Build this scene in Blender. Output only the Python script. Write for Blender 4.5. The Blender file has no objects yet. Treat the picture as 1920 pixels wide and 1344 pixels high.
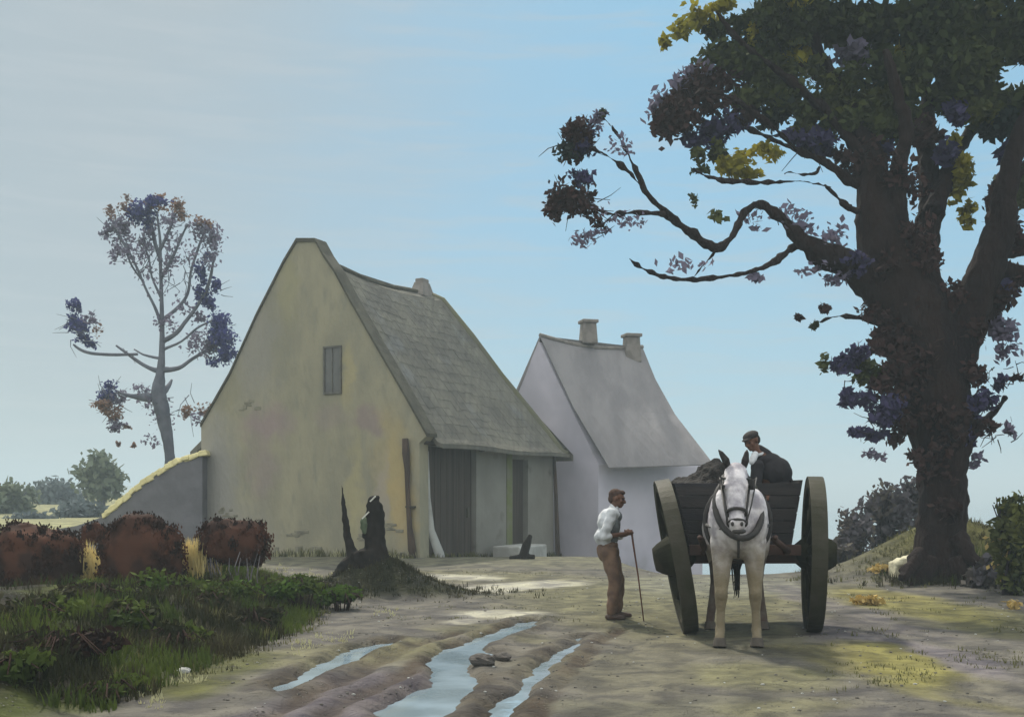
import bpy, bmesh, math, random
import numpy as np
from mathutils import Vector, Matrix, Quaternion
R = math.radians
S = bpy.context.scene
random.seed(7); RNG = np.random.default_rng(7)

# ------------------------------------------------------------ camera
CH, FP, HX, HY = 1.62, 2000.0, 960.0, 930.0          # eye height, focal length and horizon in photo pixels
cam = bpy.data.objects.new('camera', bpy.data.cameras.new('camera')); S.collection.objects.link(cam)
cam.location = (0, 0, CH); cam.rotation_euler = (R(90), 0, 0)
cam.data.sensor_width = 36; cam.data.lens = 36*FP/1920; cam.data.shift_y = (HY-672)/1920
cam.data.clip_end = 9000; cam.data.clip_start = 0.1
S.camera = cam

# ------------------------------------------------------------ sky, sun, exposure
SUN_EL, SUN_AZ = 50.0, -20.0                          # azimuth from +Y, negative = to the left
w = bpy.data.worlds.new('World'); S.world = w; w.use_nodes = True
nt = w.node_tree; N = nt.nodes; L = nt.links; N.clear()
out = N.new('ShaderNodeOutputWorld'); bg = N.new('ShaderNodeBackground'); bg.inputs['Strength'].default_value = 0.1
sky = N.new('ShaderNodeTexSky'); sky.sky_type = 'NISHITA'; sky.sun_disc = False
sky.sun_elevation = R(SUN_EL); sky.sun_rotation = R(SUN_AZ); sky.air_density = 1.0; sky.dust_density = 1.5
tc = N.new('ShaderNodeTexCoord'); sep = N.new('ShaderNodeSeparateXYZ'); L.new(tc.outputs['Generated'], sep.inputs[0])
def wmath(op, a, b=None, c=None, clamp=False):
    n = N.new('ShaderNodeMath'); n.operation = op; n.use_clamp = clamp
    for i, v in enumerate((a, b, c)):
        if v is None: continue
        if isinstance(v, (int, float)): n.inputs[i].default_value = v
        else: L.new(v, n.inputs[i])
    return n.outputs[0]
def wramp(v, a, b, c=0.0, d=1.0):
    n = N.new('ShaderNodeMapRange'); n.interpolation_type = 'SMOOTHSTEP'
    L.new(v, n.inputs[0])
    for i, q in enumerate((a, b, c, d)): n.inputs[i+1].default_value = q
    return n.outputs[0]
def wmix(f, a, b):
    n = N.new('ShaderNodeMix'); n.data_type = 'RGBA'
    if isinstance(f, (int, float)): n.inputs[0].default_value = f
    else: L.new(f, n.inputs[0])
    for i, v in ((6, a), (7, b)):
        if isinstance(v, tuple): n.inputs[i].default_value = (*v, 1)
        else: L.new(v, n.inputs[i])
    return n.outputs[2]
mp = N.new('ShaderNodeMapping'); mp.inputs['Scale'].default_value = (1.6, 1.6, 5.0); mp.inputs['Rotation'].default_value = (0, R(14), 0)
L.new(tc.outputs['Generated'], mp.inputs[0])
nz = N.new('ShaderNodeTexNoise'); nz.inputs['Scale'].default_value = 1.5; nz.inputs['Detail'].default_value = 6; nz.inputs['Roughness'].default_value = .55
L.new(mp.outputs[0], nz.inputs['Vector'])
mp2 = N.new('ShaderNodeMapping'); mp2.inputs['Scale'].default_value = (3, 3, 30.0); mp2.inputs['Rotation'].default_value = (0, R(6), 0)
L.new(tc.outputs['Generated'], mp2.inputs[0])
nz2 = N.new('ShaderNodeTexNoise'); nz2.inputs['Scale'].default_value = 3; nz2.inputs['Detail'].default_value = 5; nz2.inputs['Distortion'].default_value = .6
L.new(mp2.outputs[0], nz2.inputs['Vector'])
side = wmath('ADD', sep.outputs[0], wmath('MULTIPLY', wmath('SUBTRACT', nz.outputs[0], .5), .38))
side = wmath('SUBTRACT', side, wmath('MULTIPLY', sep.outputs[2], .20))
blue = wramp(side, -.40, .08)                         # grey veil to the left, blue opening to the right
GREY, BLUE, PALE = (3.85, 4.62, 4.95), (2.65, 5.30, 7.35), (3.35, 5.75, 7.1)
low = wramp(sep.outputs[2], .02, .32, 1.0, 0.0)
clr = wmix(blue, GREY, wmix(low, BLUE, PALE))
clr = wmix(wmath('MULTIPLY', wramp(sep.outputs[2], .0, .12, 1, 0), .30), clr, (3.4, 5.2, 6.0))
streak = wmath('MULTIPLY', wramp(nz2.outputs[0], .42, .72), .34)
clr = wmix(streak, clr, (4.8, 5.3, 5.5))
veil = wmix(.88, sky.outputs[0], clr)
# bright fill added to the sky overhead and behind the viewer, out of view
up = wmath('MAXIMUM', wramp(sep.outputs[2], .46, .8), wmath('MULTIPLY', wramp(sep.outputs[1], .25, -.5), wramp(sep.outputs[2], -.02, .25)))
veil = wmix(up, veil, (12.4, 12.4, 12.0))
L.new(veil, bg.inputs['Color']); L.new(bg.outputs[0], out.inputs['Surface'])
ld = bpy.data.lights.new('sun', 'SUN'); ld.energy = 3.7; ld.angle = R(3); ld.color = (1, .93, .80)
sun = bpy.data.objects.new('sun', ld); S.collection.objects.link(sun)
sd = Vector((math.sin(R(SUN_AZ))*math.cos(R(SUN_EL)), math.cos(R(SUN_AZ))*math.cos(R(SUN_EL)), math.sin(R(SUN_EL))))
sun.rotation_euler = sd.to_track_quat('Z', 'Y').to_euler(); sun.location = sd*60
S.view_settings.view_transform = 'Standard'; S.view_settings.look = 'None'; S.view_settings.exposure = 0.08; S.view_settings.gamma = 1
S.cycles.use_denoising = True; S.cycles.max_bounces = 6; S.cycles.volume_bounces = 0

# ------------------------------------------------------------ helpers
def P(px, py, Y):
    return Vector(((px-HX)*Y/FP, Y, CH+(HY-py)*Y/FP))
def G(px, py, z=0.0):
    Y = (CH-z)*FP/(py-HY); return ((px-HX)*Y/FP, Y)
def ss(a, b, x):
    t = np.clip((np.asarray(x, float)-a)/(b-a), 0, 1); return t*t*(3-2*t)
_fr = np.random.default_rng(3)
_FD = [(_fr.uniform(0, 2*math.pi), _fr.uniform(0, 2*math.pi), _fr.uniform(.7, 1.4)) for _ in range(28)]
def fbm(x, y, sc=1.0, oct=4, seed=0):
    x = np.asarray(x, float); y = np.asarray(y, float); v = np.zeros(np.broadcast(x, y).shape); a = 1.0; f = sc
    for o in range(oct):
        for k in range(5):
            an, ph, q = _FD[(o*5+k+seed*3) % 28]
            v = v + a*np.sin(f*q*(x*math.cos(an)+y*math.sin(an))*2+ph*(k+1)+seed + 1.3*np.sin(f*.7*(y*math.cos(an)-x*math.sin(an))+ph))/5
        a *= .5; f *= 2.07
    return v

def tag(o, label=None, cat=None, group=None, kind=None):
    if label: o['label'] = label
    if cat: o['category'] = cat
    if group: o['group'] = group
    if kind: o['kind'] = kind
    return o
def empty(name, loc, label, cat, group=None, rz=0):
    o = bpy.data.objects.new(name, None); S.collection.objects.link(o)
    o.location = loc; o.rotation_euler = (0, 0, rz); o.empty_display_size = .2
    return tag(o, label, cat, group)

class MB:
    """collects faces in world space; build() links them as one object"""
    def __init__(s): s.v = []; s.f = []; s.m = []; s.n = 0
    def add(s, v, f, m=0):
        s.v.extend([tuple(q) for q in v]); s.f.extend([tuple(i+s.n for i in q) for q in f]); s.m.extend([m]*len(f)); s.n += len(v)
    def box(s, c, d, m=0, rz=0, mat=None, taper=(1, 1)):
        c = Vector(c); x, y, z = (q/2 for q in d); M = mat or Matrix.Rotation(rz, 3, 'Z'); v = []
        for k in (-1, 1):
            t = taper if k > 0 else (1, 1)
            for i, j in ((-1, -1), (1, -1), (1, 1), (-1, 1)): v.append(c+M@Vector((i*x*t[0], j*y*t[1], k*z)))
        s.add(v, [(3, 2, 1, 0), (4, 5, 6, 7), (0, 1, 5, 4), (1, 2, 6, 5), (2, 3, 7, 6), (3, 0, 4, 7)], m)
    def bar(s, a, b, wx, wy, m=0, roll=0):
        a = Vector(a); b = Vector(b); d = b-a; q = d.to_track_quat('Z', 'Y').to_matrix()@Matrix.Rotation(roll, 3, 'Z')
        s.box((a+b)/2, (wx, wy, d.length), m, mat=q)
    def tube(s, pts, rad, seg=10, m=0, rough=0.0, flat=1.0, cap=True):
        pts = [Vector(p) for p in pts]; n = len(pts)
        if isinstance(rad, (int, float)): rad = [rad]*n
        up = None; v = []; f = []
        for i, p in enumerate(pts):
            t = (pts[min(i+1, n-1)]-pts[max(i-1, 0)]).normalized()
            if up is None: up = t.orthogonal().normalized()
            up = (up-t*up.dot(t)); up = up.normalized() if up.length > 1e-5 else t.orthogonal().normalized()
            b = t.cross(up)
            for k in range(seg):
                a = 2*math.pi*k/seg; rr = rad[i]*(1+rough*(random.random()-.5)*2)
                v.append(p+(up*math.cos(a)+b*math.sin(a)*flat)*rr)
            if i:
                for k in range(seg):
                    k2 = (k+1) % seg; f.append(((i-1)*seg+k, (i-1)*seg+k2, i*seg+k2, i*seg+k))
        if cap:
            f.append(tuple(reversed(range(seg)))); f.append(tuple((n-1)*seg+k for k in range(seg)))
        s.add(v, f, m)
    def ball(s, c, r, m=0, seg=12, rings=8, rot=None, rough=0.0):
        if isinstance(r, (int, float)): r = (r, r, r)
        c = Vector(c); v = [c+_rt(rot, (0, 0, r[2]))]; f = []
        for i in range(1, rings):
            t = math.pi*i/rings
            for k in range(seg):
                a = 2*math.pi*k/seg; q = 1+rough*(random.random()-.5)*2
                v.append(c+_rt(rot, (r[0]*math.sin(t)*math.cos(a)*q, r[1]*math.sin(t)*math.sin(a)*q, r[2]*math.cos(t)*q)))
        v.append(c+_rt(rot, (0, 0, -r[2]))); e = len(v)-1
        for k in range(seg):
            k2 = (k+1) % seg
            f.append((0, 1+k, 1+k2)); f.append((e, e-seg+k2, e-seg+k))
            for i in range(rings-2):
                a = 1+i*seg; f.append((a+k, a+seg+k, a+seg+k2, a+k2))
        s.add(v, f, m)
    def cone(s, a, b, ra, rb, m=0, seg=14):
        s.tube([a, b], [ra, rb], seg, m)
    def build(s, name, mats, parent=None, smooth=False, bevel=0.0, sub=0, disp=None):
        if not isinstance(mats, (list, tuple)): mats = [mats]
        me = bpy.data.meshes.new(name); me.from_pydata(s.v, [], s.f)
        for q in mats: me.materials.append(q)
        if len(mats) > 1: me.polygons.foreach_set('material_index', s.m)
        if smooth: me.polygons.foreach_set('use_smooth', [True]*len(me.polygons))
        me.update()
        o = bpy.data.objects.new(name, me); S.collection.objects.link(o); put(o, parent)
        if bevel:
            bm = o.modifiers.new('bevel', 'BEVEL'); bm.width = bevel; bm.segments = 2; bm.limit_method = 'ANGLE'
        if sub:
            sb = o.modifiers.new('sub', 'SUBSURF'); sb.levels = sb.render_levels = sub
        if disp:
            tx = bpy.data.textures.new(name, 'CLOUDS'); tx.noise_scale = disp[1]; tx.noise_depth = 3
            dm = o.modifiers.new('disp', 'DISPLACE'); dm.texture = tx; dm.strength = disp[0]; dm.texture_coords = 'LOCAL'
        return o
def _rt(rot, v):
    return rot@Vector(v) if rot is not None else Vector(v)
def wm(o):
    m = o.matrix_local if False else Matrix.LocRotScale(o.location, o.rotation_euler, o.scale)
    return wm(o.parent)@m if o.parent else m
def put(o, parent):
    """parent while keeping the world-space vertices where they are (mesh origins move to the thing's base)"""
    if parent is None: return
    M = wm(parent).inverted()
    if o.type == 'MESH': o.data.transform(M)
    o.parent = parent
def root(name, loc, *a, **k): return empty(name, loc, *a, **k)

def blob(mb, name, mats, parent=None, vox=.02, smooth=2, fold=0, fsc=.09):
    """voxel-merge overlapping closed volumes into ONE continuous surface"""
    me = bpy.data.meshes.new('tmp'); me.from_pydata(mb.v, [], mb.f); me.update()
    bm = bmesh.new(); bm.from_mesh(me); bmesh.ops.recalc_face_normals(bm, faces=bm.faces); bm.to_mesh(me); bm.free()
    o = bpy.data.objects.new('tmp', me); S.collection.objects.link(o)
    r = o.modifiers.new('r', 'REMESH'); r.mode = 'VOXEL'; r.voxel_size = vox
    s = o.modifiers.new('s', 'SMOOTH'); s.iterations = smooth; s.factor = .6
    if fold:
        tx = bpy.data.textures.new(name, 'STUCCI'); tx.noise_scale = fsc; tx.turbulence = 6
        dm = o.modifiers.new('disp', 'DISPLACE'); dm.texture = tx; dm.strength = fold; dm.mid_level = .5; s2 = o.modifiers.new('s2', 'SMOOTH'); s2.iterations = 1
    dg = bpy.context.evaluated_depsgraph_get(); dg.update()
    me2 = bpy.data.meshes.new_from_object(o.evaluated_get(dg)); bpy.data.objects.remove(o)
    me2.name = name; me2.materials.clear()
    if not isinstance(mats, (list, tuple)): mats = [mats]
    for q in mats: me2.materials.append(q)
    me2.polygons.foreach_set('material_index', [0]*len(me2.polygons))
    me2.polygons.foreach_set('use_smooth', [True]*len(me2.polygons))
    o = bpy.data.objects.new(name, me2); S.collection.objects.link(o); put(o, parent)
    return o

# ------------------------------------------------------------ materials
def mat(name, c1, c2=None, sc=3.0, rough=.85, bump=.0, bsc=None, det=5, lo=.35, hi=.65, c3=None, sc3=None, lo3=.55, hi3=.7, stretch=(1, 1, 1), spec=.3, attr=None, trans=0, dist=0.0):
    m = bpy.data.materials.new(name); m.use_nodes = True; t = m.node_tree; n = t.nodes; l = t.links
    b = n['Principled BSDF']; b.inputs['Roughness'].default_value = rough; b.inputs['Specular IOR Level'].default_value = spec
    co = n.new('ShaderNodeTexCoord'); mpn = n.new('ShaderNodeMapping'); mpn.inputs['Scale'].default_value = stretch
    l.new(co.outputs['Object'], mpn.inputs[0])
    def noise(s_, d_=det):
        q = n.new('ShaderNodeTexNoise'); q.inputs['Scale'].default_value = s_; q.inputs['Detail'].default_value = d_
        q.inputs['Distortion'].default_value = dist
        l.new(mpn.outputs[0], q.inputs['Vector']); return q.outputs[0]
    def ramp(v, a, c):
        q = n.new('ShaderNodeMapRange'); q.interpolation_type = 'SMOOTHSTEP'; l.new(v, q.inputs[0]); q.inputs[1].default_value = a; q.inputs[2].default_value = c; return q.outputs[0]
    def mix(f, a, c, mode='MIX'):
        q = n.new('ShaderNodeMix'); q.data_type = 'RGBA'; q.blend_type = mode
        if isinstance(f, (int, float)): q.inputs[0].default_value = f
        else: l.new(f, q.inputs[0])
        for i, v in ((6, a), (7, c)):
            if isinstance(v, tuple): q.inputs[i].default_value = (*v, 1)
            else: l.new(v, q.inputs[i])
        return q.outputs[2]
    if attr:
        a = n.new('ShaderNodeAttribute'); a.attribute_name = attr; col = a.outputs['Color']
        k1 = ramp(noise(sc), lo, hi); col = mix(k1, mix(1.0, col, c1, 'MULTIPLY'), mix(1.0, col, c2, 'MULTIPLY'))
    else:
        col = mix(ramp(noise(sc), lo, hi), c1, c2 or tuple(x*.75 for x in c1))
    if c3: col = mix(ramp(noise(sc3 or sc*2.7), lo3, hi3), col, c3)
    l.new(col, b.inputs['Base Color'])
    if bump:
        bp = n.new('ShaderNodeBump'); bp.inputs['Strength'].default_value = 1.0; bp.inputs['Distance'].default_value = bump
        l.new(noise(bsc or sc*6, 4), bp.inputs['Height']); l.new(bp.outputs[0], b.inputs['Normal'])
    if trans:
        b.inputs['Transmission Weight'].default_value = 0
        tr = n.new('ShaderNodeBsdfTranslucent'); l.new(col, tr.inputs[0]); ms = n.new('ShaderNodeMixShader'); ms.inputs[0].default_value = trans
        l.new(b.outputs[0], ms.inputs[1]); l.new(tr.outputs[0], ms.inputs[2]); l.new(ms.outputs[0], n['Material Output'].inputs[0])
    m.diffuse_color = (*c1, 1)
    return m

M = {}
M['ground'] = mat('ground_cover', (.66, .66, .69), (1.34, 1.33, 1.20), sc=2.2, lo=.33, hi=.67, bump=.05, bsc=9, rough=.95, attr='zone', spec=.15, det=12, dist=.8)
def ground_mat():
    m = M['ground']; t = m.node_tree; n = t.nodes; l = t.links; b = n['Principled BSDF']; src = b.inputs['Base Color'].links[0].from_socket
    co = n.new('ShaderNodeTexCoord'); v = n.new('ShaderNodeTexVoronoi'); v.inputs['Scale'].default_value = 22; l.new(co.outputs['Object'], v.inputs['Vector'])
    q = n.new('ShaderNodeTexNoise'); q.inputs['Scale'].default_value = 1.1; q.inputs['Detail'].default_value = 3; l.new(co.outputs['Object'], q.inputs['Vector'])
    a = n.new('ShaderNodeMapRange'); l.new(v.outputs['Distance'], a.inputs[0]); a.inputs[1].default_value = .30; a.inputs[2].default_value = .12
    c = n.new('ShaderNodeMapRange'); l.new(q.outputs[0], c.inputs[0]); c.inputs[1].default_value = .48; c.inputs[2].default_value = .62
    f = n.new('ShaderNodeMath'); f.operation = 'MULTIPLY'; l.new(a.outputs[0], f.inputs[0]); l.new(c.outputs[0], f.inputs[1])
    hsv = n.new('ShaderNodeMix'); hsv.data_type = 'RGBA'; l.new(v.outputs['Color'], hsv.inputs[0]); hsv.inputs[6].default_value = (.07, .065, .055, 1); hsv.inputs[7].default_value = (.30, .29, .25, 1)
    mx = n.new('ShaderNodeMix'); mx.data_type = 'RGBA'; fm = n.new('ShaderNodeMath'); fm.operation = 'MULTIPLY'; l.new(f.outputs[0], fm.inputs[0]); fm.inputs[1].default_value = .7; l.new(fm.outputs[0], mx.inputs[0]); l.new(src, mx.inputs[6]); l.new(hsv.outputs[2], mx.inputs[7]); l.new(mx.outputs[2], b.inputs['Base Color'])
    bp = n.new('ShaderNodeBump'); bp.inputs['Distance'].default_value = .02; l.new(f.outputs[0], bp.inputs['Height']); old = b.inputs['Normal'].links[0].from_node; l.new(old.outputs[0], bp.inputs['Normal']); l.new(bp.outputs[0], b.inputs['Normal'])
ground_mat()
M['bark'] = mat('dark_bark', (.022, .013, .011), (.012, .008, .009), sc=2.2, bump=.12, bsc=9, stretch=(1, 1, .35), c3=(.028, .019, .017), sc3=1.1, lo3=.5, hi3=.7, spec=.1)
M['bark_violet'] = mat('violet_bark', (.040, .035, .042), (.025, .022, .026), sc=2.5, bump=.02, bsc=11, spec=.1)
M['bark_grey'] = mat('grey_violet_bark', (.14, .15, .18), (.09, .10, .125), sc=2, bump=.01, spec=.1)
M['leaf_green'] = mat('dark_green_leaf', (.036, .050, .016), (.066, .080, .024), sc=.9, trans=.15, spec=.15)
M['leaf_olive'] = mat('olive_leaf', (.10, .11, .026), (.055, .068, .022), sc=.9, trans=.2, spec=.15)
M['leaf_teal'] = mat('teal_leaf', (.020, .034, .030), (.030, .040, .030), sc=.9, trans=.15, spec=.15)
M['leaf_yellow'] = mat('yellow_leaf', (.34, .30, .03), (.22, .21, .03), sc=1.2, trans=.35, spec=.15)
M['leaf_brown'] = mat('brown_leaf', (.034, .018, .016), (.060, .032, .030), sc=.9, trans=.15, spec=.15)
M['leaf_navy'] = mat('navy_leaf', (.036, .034, .085), (.065, .058, .13), sc=1.0, trans=.15, spec=.15)
M['leaf_mauve'] = mat('mauve_leaf', (.20, .18, .25), (.14, .13, .19), sc=1, trans=.25, spec=.15)
M['leaf_far_navy'] = mat('far_navy_leaf', (.040, .044, .17), (.07, .075, .23), sc=1, trans=.15, spec=.15)
M['leaf_rust'] = mat('rust_leaf', (.25, .15, .10), (.19, .13, .11), sc=1, trans=.25, spec=.15)
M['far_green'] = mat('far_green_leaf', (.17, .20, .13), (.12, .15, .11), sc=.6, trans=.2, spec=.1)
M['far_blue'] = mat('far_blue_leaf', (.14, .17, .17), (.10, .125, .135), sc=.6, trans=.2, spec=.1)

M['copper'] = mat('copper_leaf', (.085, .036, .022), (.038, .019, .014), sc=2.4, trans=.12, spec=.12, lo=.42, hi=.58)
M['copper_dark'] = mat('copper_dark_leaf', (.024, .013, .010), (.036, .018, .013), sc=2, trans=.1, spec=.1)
M['twig_grey'] = mat('grey_twig', (.15, .135, .14), (.09, .08, .085), sc=5)
M['grass'] = mat('green_grass', (.085, .115, .022), (.040, .062, .014), sc=1.0, trans=.25, spec=.1)
M['grass_dark'] = mat('dark_grass', (.026, .030, .012), (.055, .048, .024), sc=1.2, trans=.15, spec=.1)
M['grass_olive'] = mat('olive_grass', (.14, .14, .055), (.10, .10, .045), sc=1.0, trans=.3, spec=.1)
M['grass_pale'] = mat('pale_grass', (.50, .49, .30), (.40, .38, .22), sc=1.5, trans=.3, spec=.1)
M['stump'] = mat('dark_stump_wood', (.012, .010, .008), (.020, .016, .013), sc=6, bump=.02, bsc=14, stretch=(1, 1, .3), spec=.1)
M['moss'] = mat('moss', (.06, .09, .045), (.10, .13, .08), sc=9)
M['cutwood'] = mat('pale_cut_wood', (.72, .72, .66), (.55, .54, .48), sc=9)
M['slate'] = mat('grey_roof', (.160, .156, .128), (.115, .112, .098), sc=1.1, lo=.3, hi=.7, bump=.02, bsc=7, c3=(.165, .17, .165), sc3=.7, lo3=.55, hi3=.75, rough=.9, spec=.1)
M['mossroof'] = mat('mossy_verge', (.115, .115, .062), (.10, .10, .07), sc=2)
M['darkedge'] = mat('dark_verge', (.060, .056, .040), (.09, .085, .06), sc=3, bump=.02)
M['sidewall'] = mat('grey_render', (.25, .245, .215), (.20, .195, .17), sc=.9, lo=.3, hi=.7, bump=.01, c3=(.13, .115, .10), sc3=1.1, lo3=.58, hi3=.75)
M['opening'] = mat('dark_planks', (.046, .036, .027), (.070, .055, .042), sc=4, stretch=(3, 3, .15), bump=.01)
M['brownwood'] = mat('brown_wood', (.085, .055, .036), (.05, .036, .028), sc=5, stretch=(1, 1, .3), bump=.008)
M['palestone'] = mat('pale_stone', (.42, .43, .41), (.33, .33, .31), sc=3, bump=.01)
M['greenpost'] = mat('green_algae', (.15, .17, .06), (.18, .18, .12), sc=3)
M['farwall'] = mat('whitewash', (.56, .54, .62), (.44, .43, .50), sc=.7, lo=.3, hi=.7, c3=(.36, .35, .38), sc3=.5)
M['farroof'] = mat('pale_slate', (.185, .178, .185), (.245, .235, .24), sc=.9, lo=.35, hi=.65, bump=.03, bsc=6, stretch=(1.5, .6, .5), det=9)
M['farstone'] = mat('chimney_stone', (.24, .22, .20), (.17, .155, .14), sc=4, bump=.02)
M['wallgrey'] = mat('grey_wall_stone', (.150, .150, .165), (.115, .115, .128), sc=1.6, bump=.03, bsc=5)
M['coping'] = mat('sunlit_yellow_coping', (.74, .68, .36), (.60, .54, .28), sc=3, bump=.03)
M['water'] = mat('still_water', (.27, .36, .43), (.17, .23, .27), rough=.03, spec=1.0, bump=.003, bsc=4, sc=1.5)
M['lake'] = mat('lake_water', (.16, .20, .22), (.15, .19, .21), rough=.12, spec=.8)
# horse, cart, people
M['coat'] = mat('white_coat', (.74, .71, .73), (.34, .32, .36), sc=7, rough=.7, lo=.35, hi=.65, bump=.012, bsc=26)
M['leather'] = mat('black_leather', (.030, .028, .028), (.05, .045, .042), sc=9, rough=.55)
M['hoof'] = mat('hoof', (.10, .085, .07), (.07, .06, .05), sc=9)
M['darkhair'] = mat('dark_hair', (.03, .025, .025), (.02, .017, .017), sc=20, bump=.006, bsc=60)
M['cartwood'] = mat('dark_cart_boards', (.020, .019, .020), (.030, .026, .026), sc=3, stretch=(1, 1, 4), bump=.006, c3=(.02, .02, .026), sc3=1)
M['axlewood'] = mat('red_brown_beam', (.090, .048, .036), (.06, .036, .03), sc=4, bump=.006)
M['wheelwood'] = mat('olive_wheel_paint', (.026, .026, .012), (.016, .016, .008), sc=4, bump=.008, c3=(.038, .029, .017), sc3=3, spec=.12)
M['iron'] = mat('worn_iron_tyre', (.034, .033, .018), (.05, .046, .032), sc=5, rough=.6, spec=.2, bump=.004)
M['turf'] = mat('dark_turf', (.013, .011, .010), (.022, .018, .016), sc=6, bump=.03)
M['skin'] = mat('shaded_skin', (.13, .062, .038), (.10, .048, .030), sc=8, rough=.6)
M['shirt'] = mat('white_shirt', (.62, .65, .68), (.46, .48, .50), sc=9, bump=.01, bsc=12)
M['waistcoat'] = mat('grey_waistcoat', (.17, .19, .20), (.12, .13, .14), sc=9, bump=.006)
M['trouser'] = mat('brown_trousers', (.19, .12, .08), (.11, .07, .052), sc=6, bump=.012, bsc=11, c3=(.28, .20, .11), sc3=3)
M['jacket'] = mat('dark_jacket', (.012, .011, .014), (.020, .018, .021), sc=6, bump=.012, bsc=10)
M['boot'] = mat('brown_boot', (.085, .050, .036), (.055, .035, .028), sc=8, rough=.5)
M['hairbrown'] = mat('brown_hair', (.065, .034, .024), (.045, .025, .018), sc=30, bump=.006, bsc=50)
M['stick'] = mat('hazel_stick', (.16, .07, .045), (.11, .05, .035), sc=12)
M['eye'] = mat('dark_eye', (.01, .008, .008), rough=.15)
M['rock'] = mat('cream_rock', (.62, .59, .42), (.46, .43, .32), sc=4, bump=.03)
M['orangeleaf'] = mat('orange_bracken', (.50, .36, .12), (.40, .30, .12), sc=3, trans=.2)
M['gravel_stone'] = mat('gravel_stone', (.12, .11, .095), (.075, .07, .062), sc=2)
M['darkstone'] = mat('dark_mud', (.05, .045, .042), (.08, .072, .065), sc=4, bump=.02)

# mud splashed up the horse's legs and fading into the white coat
def coat_mud():
    t = M['coat'].node_tree; n = t.nodes; l = t.links; b = n['Principled BSDF']; src = b.inputs['Base Color'].links[0].from_socket
    g = n.new('ShaderNodeTexCoord'); sp = n.new('ShaderNodeSeparateXYZ'); l.new(g.outputs['Object'], sp.inputs[0])
    nn = n.new('ShaderNodeTexNoise'); nn.inputs['Scale'].default_value = 6; l.new(g.outputs['Object'], nn.inputs['Vector'])
    ad = n.new('ShaderNodeMath'); ad.operation = 'MULTIPLY_ADD'; l.new(nn.outputs[0], ad.inputs[0]); ad.inputs[1].default_value = .5; l.new(sp.outputs[2], ad.inputs[2])
    mr = n.new('ShaderNodeMapRange'); mr.interpolation_type = 'SMOOTHSTEP'; l.new(ad.outputs[0], mr.inputs[0])
    mr.inputs[1].default_value = .95; mr.inputs[2].default_value = 1.80
    mx = n.new('ShaderNodeMix'); mx.data_type = 'RGBA'; l.new(mr.outputs[0], mx.inputs[0]); mx.inputs[6].default_value = (.20, .165, .105, 1); l.new(src, mx.inputs[7])
    l.new(mx.outputs[2], b.inputs['Base Color'])
coat_mud()
M['horseleg'] = mat('muddy_dark_leg', (.075, .052, .042), (.12, .10, .08), sc=6)

# ------------------------------------------------------------ terrain
PUD = [
 [(1012,1162),(1003,1176),(955,1195),(912,1214),(925,1232),(880,1252),(886,1272),(902,1288),(868,1316),(838,1350),(820,1400),(700,1400),(722,1352),(690,1338),(735,1318),(772,1300),(806,1288),(812,1265),(795,1250),(815,1226),(870,1206),(930,1186),(970,1168)],
 [(742,1204),(735,1214),(700,1222),(668,1242),(632,1256),(600,1268),(570,1288),(520,1304),(508,1292),(560,1266),(610,1240),(650,1222),(700,1207)],
 [(1098,1196),(1088,1212),(1050,1240),(1038,1258),(1008,1284),(986,1304),(980,1322),(940,1362),(930,1400),(880,1400),(905,1352),(925,1328),(960,1298),(984,1272),(1008,1252),(1026,1232),(1056,1216),(1080,1202)],
 [(1520,1288),(1470,1296),(1440,1290),(1480,1280)],
]
ZW = -.035
PUDG = [[G(x, y, ZW) for x, y in p] for p in PUD[:3]]
def poly_sd(x, y, poly):
    """signed distance, negative inside"""
    x = np.asarray(x, float); y = np.asarray(y, float); d = np.full(x.shape, 1e9); ins = np.zeros(x.shape, bool)
    n = len(poly)
    for i in range(n):
        ax, ay = poly[i]; bx, by = poly[(i+1) % n]; ex, ey = bx-ax, by-ay
        t = np.clip(((x-ax)*ex+(y-ay)*ey)/(ex*ex+ey*ey+1e-12), 0, 1)
        d = np.minimum(d, np.hypot(x-ax-t*ex, y-ay-t*ey))
        c = ((ay > y) != (by > y)) & (x < (bx-ax)*(y-ay)/((by-ay) if by != ay else 1e-12)+ax); ins ^= c
    return np.where(ins, -d, d)
def gau(x, y, cx, cy, sx, sy, an=0):
    dx = x-cx; dy = y-cy; u = dx*math.cos(an)+dy*math.sin(an); v = -dx*math.sin(an)+dy*math.cos(an)
    return np.exp(-(u/sx)**2-(v/sy)**2)
RUTS = [([(1165, 1172), (1120, 1205), (1075, 1250), (1035, 1290), (1000, 1344), (960, 1420)], .14), ([(1000, 1160), (930, 1182), (850, 1212), (760, 1262), (660, 1310), (560, 1370)], .16), ([(860, 1185), (760, 1215), (640, 1275), (520, 1330), (440, 1390)], .15)]
RUTG = [([G(*q) for q in p], w_) for p, w_ in RUTS]
def line_d(x, y, p):
    d = np.full(np.shape(x), 1e9)
    for (ax, ay), (bx, by) in zip(p[:-1], p[1:]):
        ex, ey = bx-ax, by-ay; t = np.clip(((x-ax)*ex+(y-ay)*ey)/(ex*ex+ey*ey), 0, 1); d = np.minimum(d, np.hypot(x-ax-t*ex, y-ay-t*ey))
    return d
EDG_Y = [4, 8.4, 10.2, 12.6, 17.0, 20, 24]; EDG_X = [-3.4, -3.1, -2.95, -2.6, -2.9, -4.0, -6.5]
STX, STY = -2.36, 18.0
def bank_edge(y): return np.interp(y, EDG_Y, EDG_X)
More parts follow.
